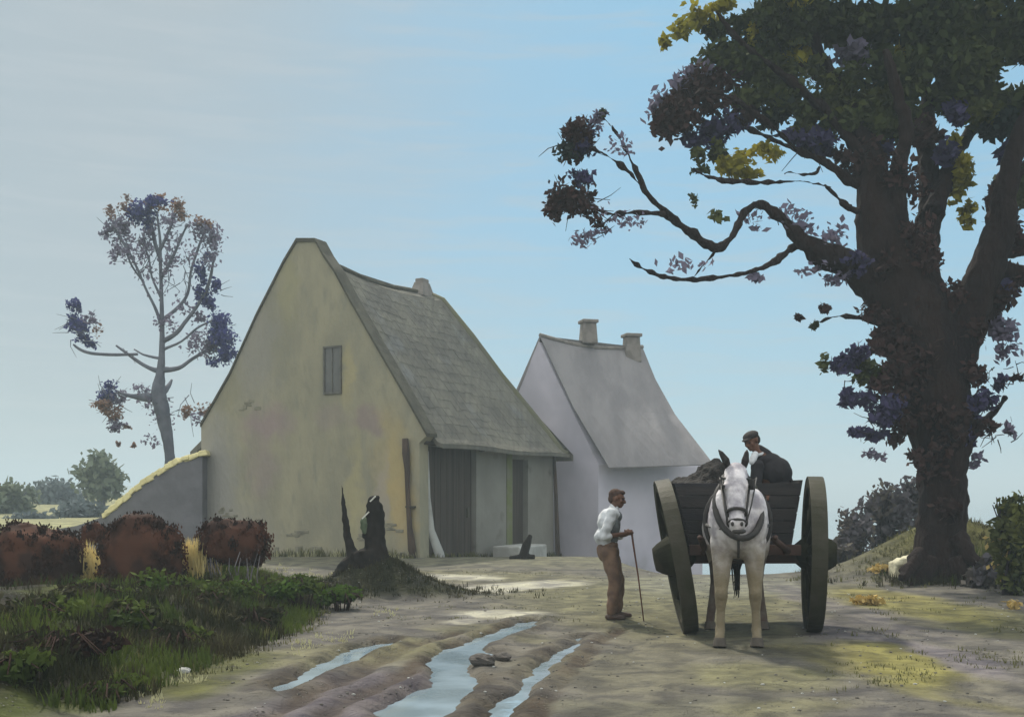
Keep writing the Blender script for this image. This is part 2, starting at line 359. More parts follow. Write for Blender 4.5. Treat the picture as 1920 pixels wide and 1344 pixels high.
def terr(x, y, fine=True):
    x = np.asarray(x, float); y = np.asarray(y, float)
    z = .012*fbm(x, y, .55, 3)
    if fine:
        near = ss(30, 18, y)
        z = z+near*(.010*fbm(x*1.5, y*.8, 1.3, 3, 2)+.007*fbm(x, y, 7.3, 4, 4)*ss(-.3, .6, fbm(x, y, .9, 2, 1)))
    # left grassy bank
    e = bank_edge(y)
    b = ss(0, 1.5, e-x)*ss(24, 19, y)
    z = z+b*(.42+.10*fbm(x, y, 1.1, 3, 5))
    # stump mound with a tail running right
    z = z+.55*gau(x, y, STX-.05, STY-.1, .72, .8)+.24*gau(x, y, STX+.70, STY-.5, .75, .5)
    # mound under the big tree
    z = z+1.15*gau(x, y, 9.0, 21.9, 1.75, 1.4)+.35*gau(x, y, 11.2, 17.5, 1.6, 4)
    # hollow under the cart
    z = z-.10*gau(x, y, 2.9, 13.4, 1.7, 1.0)
    # ruts running away on the right
    # the land falls away beyond the crest
    wr = ss(2.2, 4.4, x)
    s1 = np.maximum(y-21.5, 0); s2 = np.maximum(y-28.5, 0)
    dr = np.minimum(.085*s1*ss(21.5, 24, y), 9.0); dl = np.minimum(.055*s2, 9.0)
    dlft = np.where(x < -8, 0, 1); wl = ss(-14, -9, x)
    z = z-wr*dr-(1-wr)*dl*np.where(True, wl, 0)
    z = z+(1-wl)*(.55*ss(28, 44, y)+1.2*ss(44, 110, y))*(1-ss(300, 900, y))
    if fine:
        for p, w_ in RUTG:
            dd = line_d(x+.05*fbm(x, y, 3, 2, 2), y+.06*fbm(x, y, 3, 2, 5), p)+.03*fbm(x, y, 5, 2, 9)
            z = z-.035*ss(w_, w_*.3, dd)+.012*np.exp(-((dd-w_*1.35)/(w_*.45))**2)
        for k, p in enumerate(PUDG):
            xs = x+.05*fbm(x, y, 5, 3, 1); ys = y+.09*fbm(x, y, 5, 3, 4)
            sdv = poly_sd(xs, ys, p)+.045*np.maximum(fbm(x, y*.6, 4.2, 3, 12), -.3)
            z = np.where(sdv < .5, z*ss(-.05, .5, sdv)+(-.085)*ss(.07, -.10, sdv)+.030*np.exp(-((sdv-.13)/.09)**2), z)
    return z
def tz(x, y): return float(terr(np.array([x]), np.array([y]))[0])

# zone colours, laid out on the ground in metres
ZON = []   # cx, cy, rx, ry, colour, strength
def zone(px, py, rx, ry, col, k=1.0, an=0.0):
    cx, cy = G(px, py); ZON.append((cx, cy, rx*cy/FP, ry*cy*cy/(FP*CH), col, k, an))
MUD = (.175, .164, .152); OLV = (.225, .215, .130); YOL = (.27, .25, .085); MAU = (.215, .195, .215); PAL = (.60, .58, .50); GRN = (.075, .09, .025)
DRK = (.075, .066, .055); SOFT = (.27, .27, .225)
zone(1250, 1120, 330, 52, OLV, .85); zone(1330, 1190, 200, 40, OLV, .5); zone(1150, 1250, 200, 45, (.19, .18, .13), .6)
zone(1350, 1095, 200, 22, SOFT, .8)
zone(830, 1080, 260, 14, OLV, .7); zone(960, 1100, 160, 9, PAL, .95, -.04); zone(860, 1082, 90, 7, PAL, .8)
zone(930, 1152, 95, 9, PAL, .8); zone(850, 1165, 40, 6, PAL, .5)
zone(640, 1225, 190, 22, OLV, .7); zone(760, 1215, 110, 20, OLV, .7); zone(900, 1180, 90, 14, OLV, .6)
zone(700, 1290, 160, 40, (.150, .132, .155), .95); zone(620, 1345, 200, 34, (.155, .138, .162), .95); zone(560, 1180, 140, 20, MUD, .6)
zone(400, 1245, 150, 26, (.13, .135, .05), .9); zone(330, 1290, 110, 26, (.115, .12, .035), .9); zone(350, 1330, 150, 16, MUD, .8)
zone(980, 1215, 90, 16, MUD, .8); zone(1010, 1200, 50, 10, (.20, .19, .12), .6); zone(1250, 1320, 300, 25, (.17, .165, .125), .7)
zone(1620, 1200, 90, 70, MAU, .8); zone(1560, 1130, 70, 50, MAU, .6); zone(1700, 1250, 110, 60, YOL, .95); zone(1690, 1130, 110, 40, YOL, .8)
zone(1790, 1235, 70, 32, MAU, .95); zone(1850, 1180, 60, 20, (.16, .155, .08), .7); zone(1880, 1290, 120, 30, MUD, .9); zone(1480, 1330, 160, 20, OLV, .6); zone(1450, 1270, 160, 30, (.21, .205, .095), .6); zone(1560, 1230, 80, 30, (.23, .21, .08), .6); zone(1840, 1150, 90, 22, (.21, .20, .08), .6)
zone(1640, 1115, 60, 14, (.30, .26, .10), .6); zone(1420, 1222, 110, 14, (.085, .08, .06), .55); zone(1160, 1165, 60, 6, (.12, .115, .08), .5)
def ground_colour(x, y):
    c = np.empty(x.shape+(3,)); c[...] = MUD
    wx = x+.22*fbm(x, y, 1.5, 4, 7); wy = y+.45*fbm(x, y, 1.0, 4, 9)
    for cx, cy, rx, ry, col, k, an in ZON:
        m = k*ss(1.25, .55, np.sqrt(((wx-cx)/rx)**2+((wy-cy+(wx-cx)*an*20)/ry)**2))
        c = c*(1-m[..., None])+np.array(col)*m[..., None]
    # the yard in front of the cottage and everything beyond: thin olive turf
    m = ss(22, 27, wy)*ss(-14, -9, wx); c = c*(1-.8*m[..., None])+np.array((.22, .215, .15))*.8*m[..., None]
    # bank
    m = ss(-.1, .35, bank_edge(y)-wx)*ss(24, 19, y); gg = ss(-.35, .25, fbm(x, y, 1.3, 3, 2))[..., None]
    gc = np.array((.030, .026, .014))*(1-gg)+np.array(GRN)*gg; c = c*(1-m[..., None])+gc*m[..., None]
    m = np.clip(gau(x, y, STX-.05, STY-.1, .95, 1.0)*1.9+gau(x, y, STX+.75, STY-.5, .95, .55)*1.7, 0, 1); c = c*(1-m[..., None])+np.array((.034, .036, .018))*m[..., None]
    # sunny meadow far left
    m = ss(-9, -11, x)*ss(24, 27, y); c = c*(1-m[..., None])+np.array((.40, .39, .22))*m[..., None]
    m = np.clip(1.2*gau(x, y, 9.0, 21.6, 2.0, 1.6), 0, 1); c = c*(1-m[..., None])+np.array((.17, .165, .06))*m[..., None]
    # wet dark rims of the ruts
    for p in PUDG:
        sdv = poly_sd(x, y, p); m = ss(.30, .02, sdv+.07*fbm(x, y, 4, 3, 6))*(.35+.65*ss(-.2, .5, fbm(x, y, 1.6, 2, 8))); m = m*(y < 17)
        c = c*(1-.8*m[..., None])+np.array((.070, .055, .042))*.8*m[..., None]
    for p, w_ in RUTG:
        dd = line_d(x+.05*fbm(x, y, 3, 2, 2), y+.06*fbm(x, y, 3, 2, 5), p)+.05*fbm(x, y, 5, 3, 9); m = ss(w_*1.1, w_*.3, dd)*(.55+.35*fbm(x, y, 1.2, 2, 3)); m = np.clip(m*1.2, 0, .9)
        c = c*(1-m[..., None])+np.array((.085, .064, .050))*m[..., None]
    c *= (1+.22*fbm(x*2.2, y*.9, 2.3, 4, 11))[..., None]*.60
    return np.clip(c, .01, 1)
def axis(*segs):
    a = []
    for lo, hi, st in segs: a += list(np.arange(lo, hi, st))
    return np.array(a)
ax = axis((-3000, -400, 400), (-400, -60, 34), (-60, -16, 2), (-16, -8, .4), (-8, 9, .05), (9, 16, .12), (16, 40, 1.5), (40, 200, 16), (200, 3001, 400))
ay = axis((-40, 4, 4), (4, 7, .15), (7, 14, .045), (14, 19, .07), (19, 26, .15), (26, 50, .6), (50, 140, 5), (140, 600, 40), (600, 5001, 400))
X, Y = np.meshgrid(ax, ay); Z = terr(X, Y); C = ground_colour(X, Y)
nx, ny = len(ax), len(ay)
me = bpy.data.meshes.new('ground'); nv = nx*ny
me.vertices.add(nv); me.vertices.foreach_set('co', np.stack([X, Y, Z], -1).reshape(-1).astype(np.float32))
ii = (np.arange(ny-1)[:, None]*nx+np.arange(nx-1)[None, :]).reshape(-1); q = np.stack([ii, ii+1, ii+nx+1, ii+nx], -1)
me.loops.add(q.size); me.loops.foreach_set('vertex_index', q.reshape(-1).astype(np.int32))
me.polygons.add(len(q)); me.polygons.foreach_set('loop_start', (np.arange(len(q))*4).astype(np.int32)); me.polygons.foreach_set('loop_total', np.full(len(q), 4, np.int32))
me.polygons.foreach_set('use_smooth', np.ones(len(q), bool))
me.update(calc_edges=True)
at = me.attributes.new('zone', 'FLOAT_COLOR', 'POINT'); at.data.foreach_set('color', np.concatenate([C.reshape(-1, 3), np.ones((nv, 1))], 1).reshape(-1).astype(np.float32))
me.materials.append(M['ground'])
ground = bpy.data.objects.new('ground', me); S.collection.objects.link(ground); tag(ground, kind='structure')
gx_ = np.arange(-4.2, 2.2, .06); gy_ = np.arange(6.0, 15.6, .06); GX, GY = np.meshgrid(gx_, gy_); sdm = np.minimum.reduce([poly_sd(GX, GY, p) for p in PUDG])
mb = MB(); idx = {}
for j in range(len(gy_)-1):
    for i in range(len(gx_)-1):
        if sdm[j, i] < .20:
            q4 = []
            for (jj, i2) in ((j, i), (j, i+1), (j+1, i+1), (j+1, i)):
                if (jj, i2) not in idx: idx[(jj, i2)] = mb.n; mb.v.append((gx_[i2], gy_[jj], ZW)); mb.n += 1
                q4.append(idx[(jj, i2)])
            mb.f.append(tuple(q4)); mb.m.append(0)
pw = mb.build('puddle_water', M['water']); tag(pw, kind='structure')
mb = MB(); mb.add([(-600, 118, -7.2), (3000, 118, -7.2), (3000, 4800, -7.2), (-600, 4800, -7.2)], [(0, 1, 2, 3)]); lake = mb.build('lake', M['lake']); tag(lake, kind='structure')

# ------------------------------------------------------------ foliage tools
def leaf_cloud(mb, c, r, n, size, m=0, shell=.55, rot=0.0, tilt=None, flat=.55):
    """n leaf-sized rhombs spread through an ellipsoid; rot turns it in the picture's X-Z plane"""
    c = np.array(c, float); r = np.array(r, float) if not np.isscalar(r) else np.array([r]*3, float)
    d = RNG.normal(size=(n, 3)); d /= np.linalg.norm(d, axis=1)[:, None]
    rad = (shell+(1-shell)*RNG.random(n))**1.0*(1+.12*RNG.normal(size=n)); rad = np.where(RNG.random(n) < .35, rad*RNG.random(n), rad)
    p = d*rad[:, None]*r
    if rot:
        cc, sn = math.cos(rot), math.sin(rot); px = p[:, 0]*cc-p[:, 2]*sn; pz = p[:, 0]*sn+p[:, 2]*cc; p[:, 0] = px; p[:, 2] = pz
    p += c
    u = RNG.normal(size=(n, 3)); u /= np.linalg.norm(u, axis=1)[:, None]
    if tilt is not None: u = u*.5+np.array(tilt); u /= np.linalg.norm(u, axis=1)[:, None]
    t = RNG.normal(size=(n, 3)); v = np.cross(u, t); v /= np.linalg.norm(v, axis=1)[:, None]+1e-9
    s = size*(.6+.8*RNG.random(n))[:, None]
    a = p-u*s; b = p+v*s*flat; cc_ = p+u*s; dd = p-v*s*flat
    V = np.stack([a, b, cc_, dd], 1).reshape(-1, 3); base = mb.n
    mb.v.extend(map(tuple, V.tolist())); mb.f.extend([(base+4*i, base+4*i+1, base+4*i+2, base+4*i+3) for i in range(n)]); mb.m.extend([m]*n); mb.n += 4*n
def clump(mb, px, py, Yd, rx, rz, n, size, m, rot=0.0, ry=None, shell=.5, sub=5):
    """a ragged clump: several smaller clouds inside an ellipse given in photo pixels at depth Yd"""
    k = Yd/FP; c = P(px, py, Yd); rxm, rzm = rx*k, rz*k; rym = (ry if ry else (rxm+rzm)/2)
    for i in range(sub):
        a = random.uniform(0, 6.283); q = random.uniform(.15, .62)
        ox, oz = math.cos(a)*q*rxm, math.sin(a)*q*rzm
        if rot: ox, oz = ox*math.cos(rot)-oz*math.sin(rot), ox*math.sin(rot)+oz*math.cos(rot)
        sx = random.uniform(.45, .65)
        leaf_cloud(mb, (c.x+ox, c.y+random.uniform(-.5, .5)*rym, c.z+oz), (rxm*sx, rym*sx, rzm*sx), max(8, n//sub), size, m, shell, rot)

# ------------------------------------------------------------ cottage
d_r = Vector((1, 2, 0)).normalized(); d_g = Vector((-2, 1, 0)).normalized()   # along the ridge / along the gable, away to the left
CC = Vector((-2.45, 28.0, 0))
nrm = -d_r
def on_gable(px, py, off=0.0):
    """the point of the gable's plane seen at that pixel, as (t along gable, z)"""
    o = CC-d_r*off; rx = (px-HX)/FP
    den = d_g.x-rx*d_g.y; t = (rx*o.y-o.x)/den; Yq = o.y+t*d_g.y
    return t, CH+(HY-py)*Yq/FP
def gp(t, z, off=0.0): return CC+d_g*t-d_r*off+Vector((0, 0, z))
cottage = root('cottage', (CC.x, CC.y, -.1), 'ochre gabled cottage with a small attic window and steep grey roof beside the lane', 'cottage')
outl = [(788, 1075), (786, 830), (802, 815), (757, 735), (700, 637), (652, 553), (628, 508), (607, 478), (592, 450), (557, 450), (533, 490), (482, 590), (432, 700), (377, 797), (379, 1085)]
pts = [on_gable(*q) for q in outl]
mb = MB(); th = .45
v = [gp(t, z) for t, z in pts]+[gp(t, z)+d_r*th for t, z in pts]; n = len(pts)
mb.add(v, [tuple(range(n)), tuple(reversed(range(n, 2*n)))]+[(i, i+n, (i+1) % n+n, (i+1) % n) for i in range(n)])
# the gable's own painterly plaster: patches of violet stain, yellow damp streaks
def gable_mat():
    m = mat('ochre_plaster', (.325, .300, .208), (.252, .240, .176), sc=.8, lo=.32, hi=.68, bump=.03, bsc=5, det=12, c3=(.235, .230, .175), sc3=2.6, lo3=.45, hi3=.85, stretch=(1.6, 1.6, .7))
    t = m.node_tree; n = t.nodes; l = t.links; b = n['Principled BSDF']; col = b.inputs['Base Color'].links[0].from_socket
    co = n.new('ShaderNodeTexCoord'); nn = n.new('ShaderNodeTexNoise'); nn.inputs['Scale'].default_value = 1.6; nn.inputs['Detail'].default_value = 6; l.new(co.outputs['Object'], nn.inputs['Vector'])
    sb = n.new('ShaderNodeVectorMath'); sb.operation = 'SUBTRACT'; l.new(nn.outputs['Color'], sb.inputs[0]); sb.inputs[1].default_value = (.5, .5, .5)
    sc_ = n.new('ShaderNodeVectorMath'); sc_.operation = 'SCALE'; l.new(sb.outputs[0], sc_.inputs[0]); sc_.inputs['Scale'].default_value = 1.1
    ad = n.new('ShaderNodeVectorMath'); ad.operation = 'ADD'; l.new(co.outputs['Object'], ad.inputs[0]); l.new(sc_.outputs[0], ad.inputs[1])
    for px, py, rx, ry, c, k in [(500, 795, .95, .55, (.285, .225, .225), .75), (490, 880, .5, 1.1, (.27, .225, .215), .55), (690, 785, .6, .38, (.26, .21, .20), .7), (620, 780, .5, .35, (.27, .23, .21), .4),
                              (735, 880, .55, 1.6, (.42, .345, .155), .75), (755, 960, .4, 1.1, (.46, .36, .16), .6), (665, 930, .3, 1.8, (.42, .385, .19), .5), (650, 700, .22, .9, (.42, .37, .18), .5),
                              (400, 900, .9, 2.4, (.285, .29, .27), .8), (450, 1000, 1.2, .8, (.28, .28, .26), .6), (480, 650, .8, 1.8, (.27, .27, .235), .7), (715, 930, .2, 1.2, (.34, .32, .30), .5), (420, 740, .5, .9, (.235, .23, .15), .5), (540, 530, .35, 1.3, (.29, .285, .15), .4)]:
        tt, zz = on_gable(px, py); w = wm(cottage).inverted()@gp(tt, zz)
        s1 = n.new('ShaderNodeVectorMath'); s1.operation = 'SUBTRACT'; l.new(ad.outputs[0], s1.inputs[0]); s1.inputs[1].default_value = w
        s2 = n.new('ShaderNodeVectorMath'); s2.operation = 'DIVIDE'; l.new(s1.outputs[0], s2.inputs[0]); s2.inputs[1].default_value = (rx, 9, ry)
        ln = n.new('ShaderNodeVectorMath'); ln.operation = 'LENGTH'; l.new(s2.outputs[0], ln.inputs[0])
        mr = n.new('ShaderNodeMapRange'); mr.interpolation_type = 'SMOOTHSTEP'; l.new(ln.outputs['Value'], mr.inputs[0]); mr.inputs[1].default_value = 1.3; mr.inputs[2].default_value = .3; mr.inputs[3].default_value = 0; mr.inputs[4].default_value = k
        mx = n.new('ShaderNodeMix'); mx.data_type = 'RGBA'; l.new(mr.outputs[0], mx.inputs[0]); l.new(col, mx.inputs[6]); mx.inputs[7].default_value = (c[0]*1.0, c[1]*.96, c[2]*.98, 1); col = mx.outputs[2]
    l.new(col, b.inputs['Base Color'])
    return m
M['gable'] = gable_mat()
gab = mb.build('gable_wall', M['gable'], cottage)
pl_ = MB()
for px, py, w_, h_ in ((690, 1010, .5, .22), (560, 1000, .35, .16), (430, 960, .3, .2), (735, 990, .3, .3), (470, 760, .25, .12)):
    for k in range(9):
        t_, z_ = on_gable(px+random.uniform(-18, 18), py+random.uniform(-9, 9)); pl_.box(gp(t_, z_, .004), (random.uniform(.12, .26), .03, random.uniform(.05, .10)), mat=Matrix((d_g, d_r, Vector((0, 0, 1)))).transposed())
for k in range(46):
    t_ = random.uniform(pts[0][0], pts[-1][0]); pl_.box(gp(t_, random.uniform(-.15, .16), .008), (random.uniform(.15, .35), .05, random.uniform(.10, .2)), mat=Matrix((d_g, d_r, Vector((0, 0, 1)))).transposed()@Matrix.Rotation(random.uniform(-.1, .1), 3, 'Y'))
M['barestone'] = mat('bare_stone', (.25, .235, .17), (.19, .18, .14), sc=4, bump=.02)
pl_.build('bare_stones', M['barestone'], cottage, bevel=.02)
# window in the gable
wq = [on_gable(*q) for q in ((607, 650), (641, 650), (645, 738), (613, 740))]
t0, t1 = wq[1][0], wq[0][0]; z1, z0 = wq[0][1], wq[2][1]
win = MB(); fw = .055
win.box(gp((t0+t1)/2, z1-fw/2, .012), (t1-t0, .06, fw), mat=Matrix((d_g, d_r, Vector((0, 0, 1)))).transposed())
RM = Matrix((d_g, d_r, Vector((0, 0, 1)))).transposed()
win.box(gp((t0+t1)/2, z0+fw/2, .012), (t1-t0, .06, fw), mat=RM)
for tq in (t0+fw/2, t1-fw/2): win.box(gp(tq, (z0+z1)/2, .012), (fw, .06, z1-z0-2*fw), mat=RM)
win.box(gp((t0+t1)/2, (z0+z1)/2, .010), (.03, .045, z1-z0-2*fw), mat=RM)
M['wframe'] = mat('weathered_window_frame', (.135, .13, .11), (.10, .097, .085), sc=5)
M['glass'] = mat('dim_glass', (.085, .085, .078), (.11, .11, .10), sc=2, rough=.25, spec=.5)
wo = win.build('window', M['wframe'], cottage)
pn = MB(); pn.box(gp((t0+t1)/2, (z0+z1)/2, .006), (t1-t0-2*fw+.01, .014, z1-z0-2*fw+.01), mat=RM); pn.build('pane', M['glass'], wo)
# dark verge coping stones riding on the gable's slopes
def verge(idx, wdt, hgt):
    for a, b in zip(idx[:-1], idx[1:]):
        ta, za = pts[a]; tb, zb = pts[b]; A = gp(ta, za+.02)+d_r*(th/2-.02); B = gp(tb, zb+.02)+d_r*(th/2-.02)
        cop.bar(A, B, wdt, hgt)
def verge_strip(idx, up, mbx, off=.05, thick=.11):
    n = len(idx); vv = []
    for i in idx:
        t, z = pts[i]
        for zz, yy in ((z-thick*.9, -off), (z+up, -off), (z+up, th+.03), (z-thick*.9, th+.03)): vv.append(gp(t, zz)+d_r*yy)
    f = []
    for i in range(n-1):
        for k in range(4): f.append((i*4+k, i*4+(k+1) % 4, (i+1)*4+(k+1) % 4, (i+1)*4+k))
    f += [(3, 2, 1, 0), tuple((n-1)*4+k for k in range(4))]
    mbx.add(vv, f)
cop = MB(); verge_strip([2, 3, 4, 5, 6, 7, 8, 9, 10, 11, 12, 13], .045, cop, thick=.055); cop.build('verge_coping', M['darkedge'], cottage)
# roof : ridge at the apex less the parapet; long right slope, half-hipped far end
RL, EL = 6.6, 8.75
te, ze = pts[2]; tap = (pts[8][0]+pts[9][0])/2; zap = pts[8][1]-.42
def rp(t, z, along): return gp(t, z)+d_r*along
# right slope follows the gable's slightly flared profile
prof = [(tap, zap), (pts[7][0], pts[7][1]-.26), (pts[5][0], pts[5][1]-.24), (pts[4][0], pts[4][1]-.22), (pts[3][0], pts[3][1]-.20), (pts[2][0]-.02, pts[2][1]-.14), (pts[2][0]-.22, pts[2][1]-.22)]
rf = MB(); NA = 40; rows = []
for j, (t, z) in enumerate(prof):
    q = (zap-z)/(zap-prof[-1][1]); Lj = RL+(EL+.12-RL)*q
    sag = -.16 if j == 0 else 0
    row = []
    for i in range(NA+1):
        s_ = i/NA; a = th-.05+(Lj-th)*s_
        zz = z+(.10*math.sin(s_*9+j)*.25+(-.22*math.sin(math.pi*s_))*(1-q)*.6)+(.10*(1-q))*(s_ > .93)
        row.append(rp(t, zz, a))
    rows.append(row)
nr = len(rows); vv = [p for r_ in rows for p in r_]+[p+Vector((0, 0, -.11)) for r_ in rows for p in r_]; W = NA+1; o2 = nr*W
ff = []
for j in range(nr-1):
    for i in range(NA):
        a = j*W+i; ff.append((a, a+W, a+W+1, a+1)); ff.append((o2+a, o2+a+1, o2+a+W+1, o2+a+W))
for i in range(NA):
    a = (nr-1)*W+i; ff.append((a, o2+a, o2+a+1, a+1))
for j in range(nr-1):
    a = j*W+NA; ff.append((a, a+W, o2+a+W, o2+a)); a = j*W; ff.append((a, o2+a, o2+a+W, a+W))
rf.add(vv, ff)
# left slope, seen from other places only
lp = [(tap, zap), (pts[11][0], pts[11][1]-.2), (pts[13][0], pts[13][1]-.15), (pts[13][0]+.8, pts[13][1]-.75)]
vv = []; 
for t, z in lp:
    q = (zap-z)/(zap-lp[-1][1]); Lj = RL+(EL-RL)*q
    for a in (th-.05, Lj): vv.append(rp(t, z, a))
vv += [p+Vector((0, 0, -.2)) for p in vv]; ff = []
for j in range(3): ff += [(2*j, 2*j+1, 2*j+3, 2*j+2), (8+2*j, 8+2*j+2, 8+2*j+3, 8+2*j+1), (2*j+1, 2*j+9, 2*j+11, 2*j+3), (2*j, 2*j+2, 2*j+10, 2*j+8)]
ff.append((6, 7, 15, 14)); rf.add(vv, ff)
# hip
hp = [rp(tap, zap, RL), rp(prof[-1][0], prof[-1][1], EL+.35), rp(lp[-1][0], lp[-1][1], EL)]
hv = hp+[p+Vector((0, 0, -.2)) for p in hp]; rf.add(hv, [(0, 1, 2), (5, 4, 3), (1, 4, 5, 2)])
def roof_mat():
    m = M['slate']; t = m.node_tree; n = t.nodes; l = t.links; b = n['Principled BSDF']
    co = n.new('ShaderNodeTexCoord'); mpn = n.new('ShaderNodeMapping'); l.new(co.outputs['Object'], mpn.inputs[0])
    mpn.inputs['Rotation'].default_value = (0, 0, -math.atan2(2, 1))
    br = n.new('ShaderNodeTexNoise'); mpn.inputs['Scale'].default_value = (6, .4, .4); br.inputs['Scale'].default_value = 1.6; br.inputs['Detail'].default_value = 5
    l.new(mpn.outputs[0], br.inputs['Vector'])
    src = b.inputs['Base Color'].links[0].from_socket
    mr = n.new('ShaderNodeMapRange'); l.new(br.outputs[0], mr.inputs[0]); mr.inputs[1].default_value = .3; mr.inputs[2].default_value = .7; mr.inputs[3].default_value = .84; mr.inputs[4].default_value = 1.16
    mx = n.new('ShaderNodeVectorMath'); mx.operation = 'SCALE'; l.new(src, mx.inputs[0]); l.new(mr.outputs[0], mx.inputs['Scale']); l.new(mx.outputs[0], b.inputs['Base Color'])
roof_mat()
for cj in range(27):
    v0 = cj/27; v1 = (cj+1.25)/27
    def rpt(u_, v_):
        v_ = min(max(v_, 0), 1)*(nr-1); j_ = min(int(v_), nr-2); fv = v_-j_; u_ = min(max(u_, 0), 1)*NA; i_ = min(int(u_), NA-1); fu = u_-i_
        return (rows[j_][i_]*(1-fu)+rows[j_][i_+1]*fu)*(1-fv)+(rows[j_+1][i_]*(1-fu)+rows[j_+1][i_+1]*fu)*fv
    uu = -.5*(cj % 2)/20
    while uu < 1:
        du = random.uniform(.038, .060); a_, b_ = max(uu, 0)+.0008, min(uu+du, 1)-.0008; uu += du
        if b_-a_ < .006 or random.random() < .012: continue
        hh_ = random.uniform(.007, .014); ve = v1+random.uniform(-.004, .006) if cj < 26 else 1.0
        q_ = [rpt(a_, v0), rpt(b_, v0), rpt(b_, ve), rpt(a_, ve)]; nn_ = (q_[1]-q_[0]).cross(q_[3]-q_[0]).normalized(); nn_ = nn_ if nn_.z > 0 else -nn_
        if cj == 26: q_[2] = q_[2]+(q_[2]-q_[1])*random.uniform(-.0, .18); q_[3] = q_[3]+(q_[3]-q_[0])*random.uniform(-.0, .18)
        t_ = [q_[0]+nn_*.004, q_[1]+nn_*.004, q_[2]+nn_*hh_, q_[3]+nn_*hh_]; d_ = [q_[0]-nn_*.02, q_[1]-nn_*.02, q_[2]+nn_*(hh_-.016), q_[3]+nn_*(hh_-.016)]
        rf.add(t_+d_, [(0, 1, 2, 3), (7, 6, 5, 4), (2, 6, 7, 3), (1, 5, 6, 2), (0, 3, 7, 4), (0, 4, 5, 1)], random.choice((0, 0, 1, 2)))
M['slate_light'] = M['slate'].copy(); M['slate_dark'] = M['slate'].copy()
def tone(m_, k):
    t = m_.node_tree; b = t.nodes['Principled BSDF']; src = b.inputs['Base Color'].links[0].from_socket; q = t.nodes.new('ShaderNodeVectorMath'); q.operation = 'SCALE'; t.links.new(src, q.inputs[0]); q.inputs['Scale'].default_value = k; t.links.new(q.outputs[0], b.inputs['Base Color'])
tone(M['slate_light'], 1.05); tone(M['slate_dark'], .95)
roof = rf.build('roof', [M['slate'], M['slate_light'], M['slate_dark']], cottage)
# mossy far verge and ridge
mv = MB(); mv.tube([rows[j][NA]+Vector((0, 0, .03))-d_r*.18 for j in range(nr)], [.09, .10, .12, .13, .12, .11, .08], 8, rough=.3, flat=.3); mv.build('moss_strip', M['mossroof'], roof, smooth=True)
rg = MB(); rg.tube([rows[0][i]+Vector((0, 0, .04)) for i in range(0, NA+1, 4)], .085, 7, rough=.12); rg.build('ridge_tiles', M['darkedge'], roof, smooth=True)
ch = MB(); cp = rp(tap, zap, RL-.45); ch.box(cp+Vector((0, 0, .12)), (.85, .55, .50), rz=math.atan2(2, 1), taper=(.55, .6)); ch.box(cp+Vector((0, 0, .42)), (.40, .30, .14), rz=math.atan2(2, 1)); ch.build('chimney', M['farstone'], roof, bevel=.03)
# side wall on the right with its openings: built as wall pieces around them
def sp(a, z, out_=0.0):     # along the ridge from the near corner
    tq = pts[1][0]-.02; return CC+d_g*(tq+.12-out_)+d_r*a+Vector((0, 0, z))
SM = Matrix((d_r, -d_g, Vector((0, 0, 1)))).transposed()
def side_a(px):   # distance along the side wall seen at pixel column px
    o = sp(0, 0); rx = (px-HX)/FP; return (rx*o.y-o.x)/(d_r.x-rx*d_r.y)
def side_z(px, py): a = side_a(px); return CH+(HY-py)*(sp(a, 0).y)/FP
aD0, aD1, aE0, aE1, aEnd = side_a(798), side_a(893), side_a(961), side_a(990), side_a(1040)
aEnd = 8.75; ztop = pts[2][1]-.20; zb = -.9; zl = side_z(880, 838)
def wbox(mbx, a0, a1, z0, z1, out_=0.0, dp=.35): mbx.box(sp((a0+a1)/2, (z0+z1)/2, out_-dp/2), (a1-a0, dp, z1-z0), mat=SM)
sw = MB()
wbox(sw, .44, aD0, zb, ztop); wbox(sw, aD1, aE0, zb, ztop); wbox(sw, aE1, aEnd, zb, ztop)
wbox(sw, aD0, aD1, zl-.05, ztop); wbox(sw, aE0, aE1, zl-.25, ztop)
sw.build('side_wall', M['sidewall'], cottage)
bk = MB()   # rear and far walls
tL = pts[-1][0]; bk.box(rp(tL-.2, ztop/2-.4, EL/2+.2), (EL-.9, .3, ztop+.6), mat=SM); bk.box(rp((tL+pts[1][0])/2, ztop/2-.4, EL-.3), (.3, tL-pts[1][0]-.8, ztop+.6), mat=SM)
bk.build('rear_wall', M['sidewall'], cottage)
dr = MB(); wbox(dr, aD0+.01, aD1-.01, zb, zl-.06, -.16, .08)
for k in range(9):
    a = aD0+.05+(aD1-aD0-.1)*k/8; wbox(dr, a-.02, a+.02, -.3, zl-.1, -.145, .03)
door = dr.build('barn_door', M['opening'], cottage)
ln = MB(); ln.bar(sp(aD0-.25, zl+.05, .10), sp(aD1+.12, zl+.02, .10), .16, .18); ln.ball(sp(aD1+.12, zl+.02, .12), .15, seg=8, rings=6); ln.build('lintel', M['opening'], cottage)
hd = MB(); wbox(hd, aD1-.32, aD1-.22, 1.0, 1.28, -.10, .06); hd.build('latch', M['darkedge'], door)
d2 = MB(); wbox(d2, aE0+.01, aE1-.01, zb, zl-.26, -.18, .06); d2.build('side_door', M['opening'], cottage)
gs = MB(); wbox(gs, aE0-.42, aE0-.06, 0.1, ztop-.02, .025, .03); gs.build('algae_stain', M['greenpost'], cottage)
fl = MB(); fl.tube([sp(aEnd-.05, ztop-.05, .06), sp(aEnd, 1.6, .10), sp(aEnd+.05, .2, .12), sp(aEnd+.1, -.6, .14)], [.05, .06, .08, .10], 8, rough=.1); fl.build('corner_post', M['brownwood'], cottage)
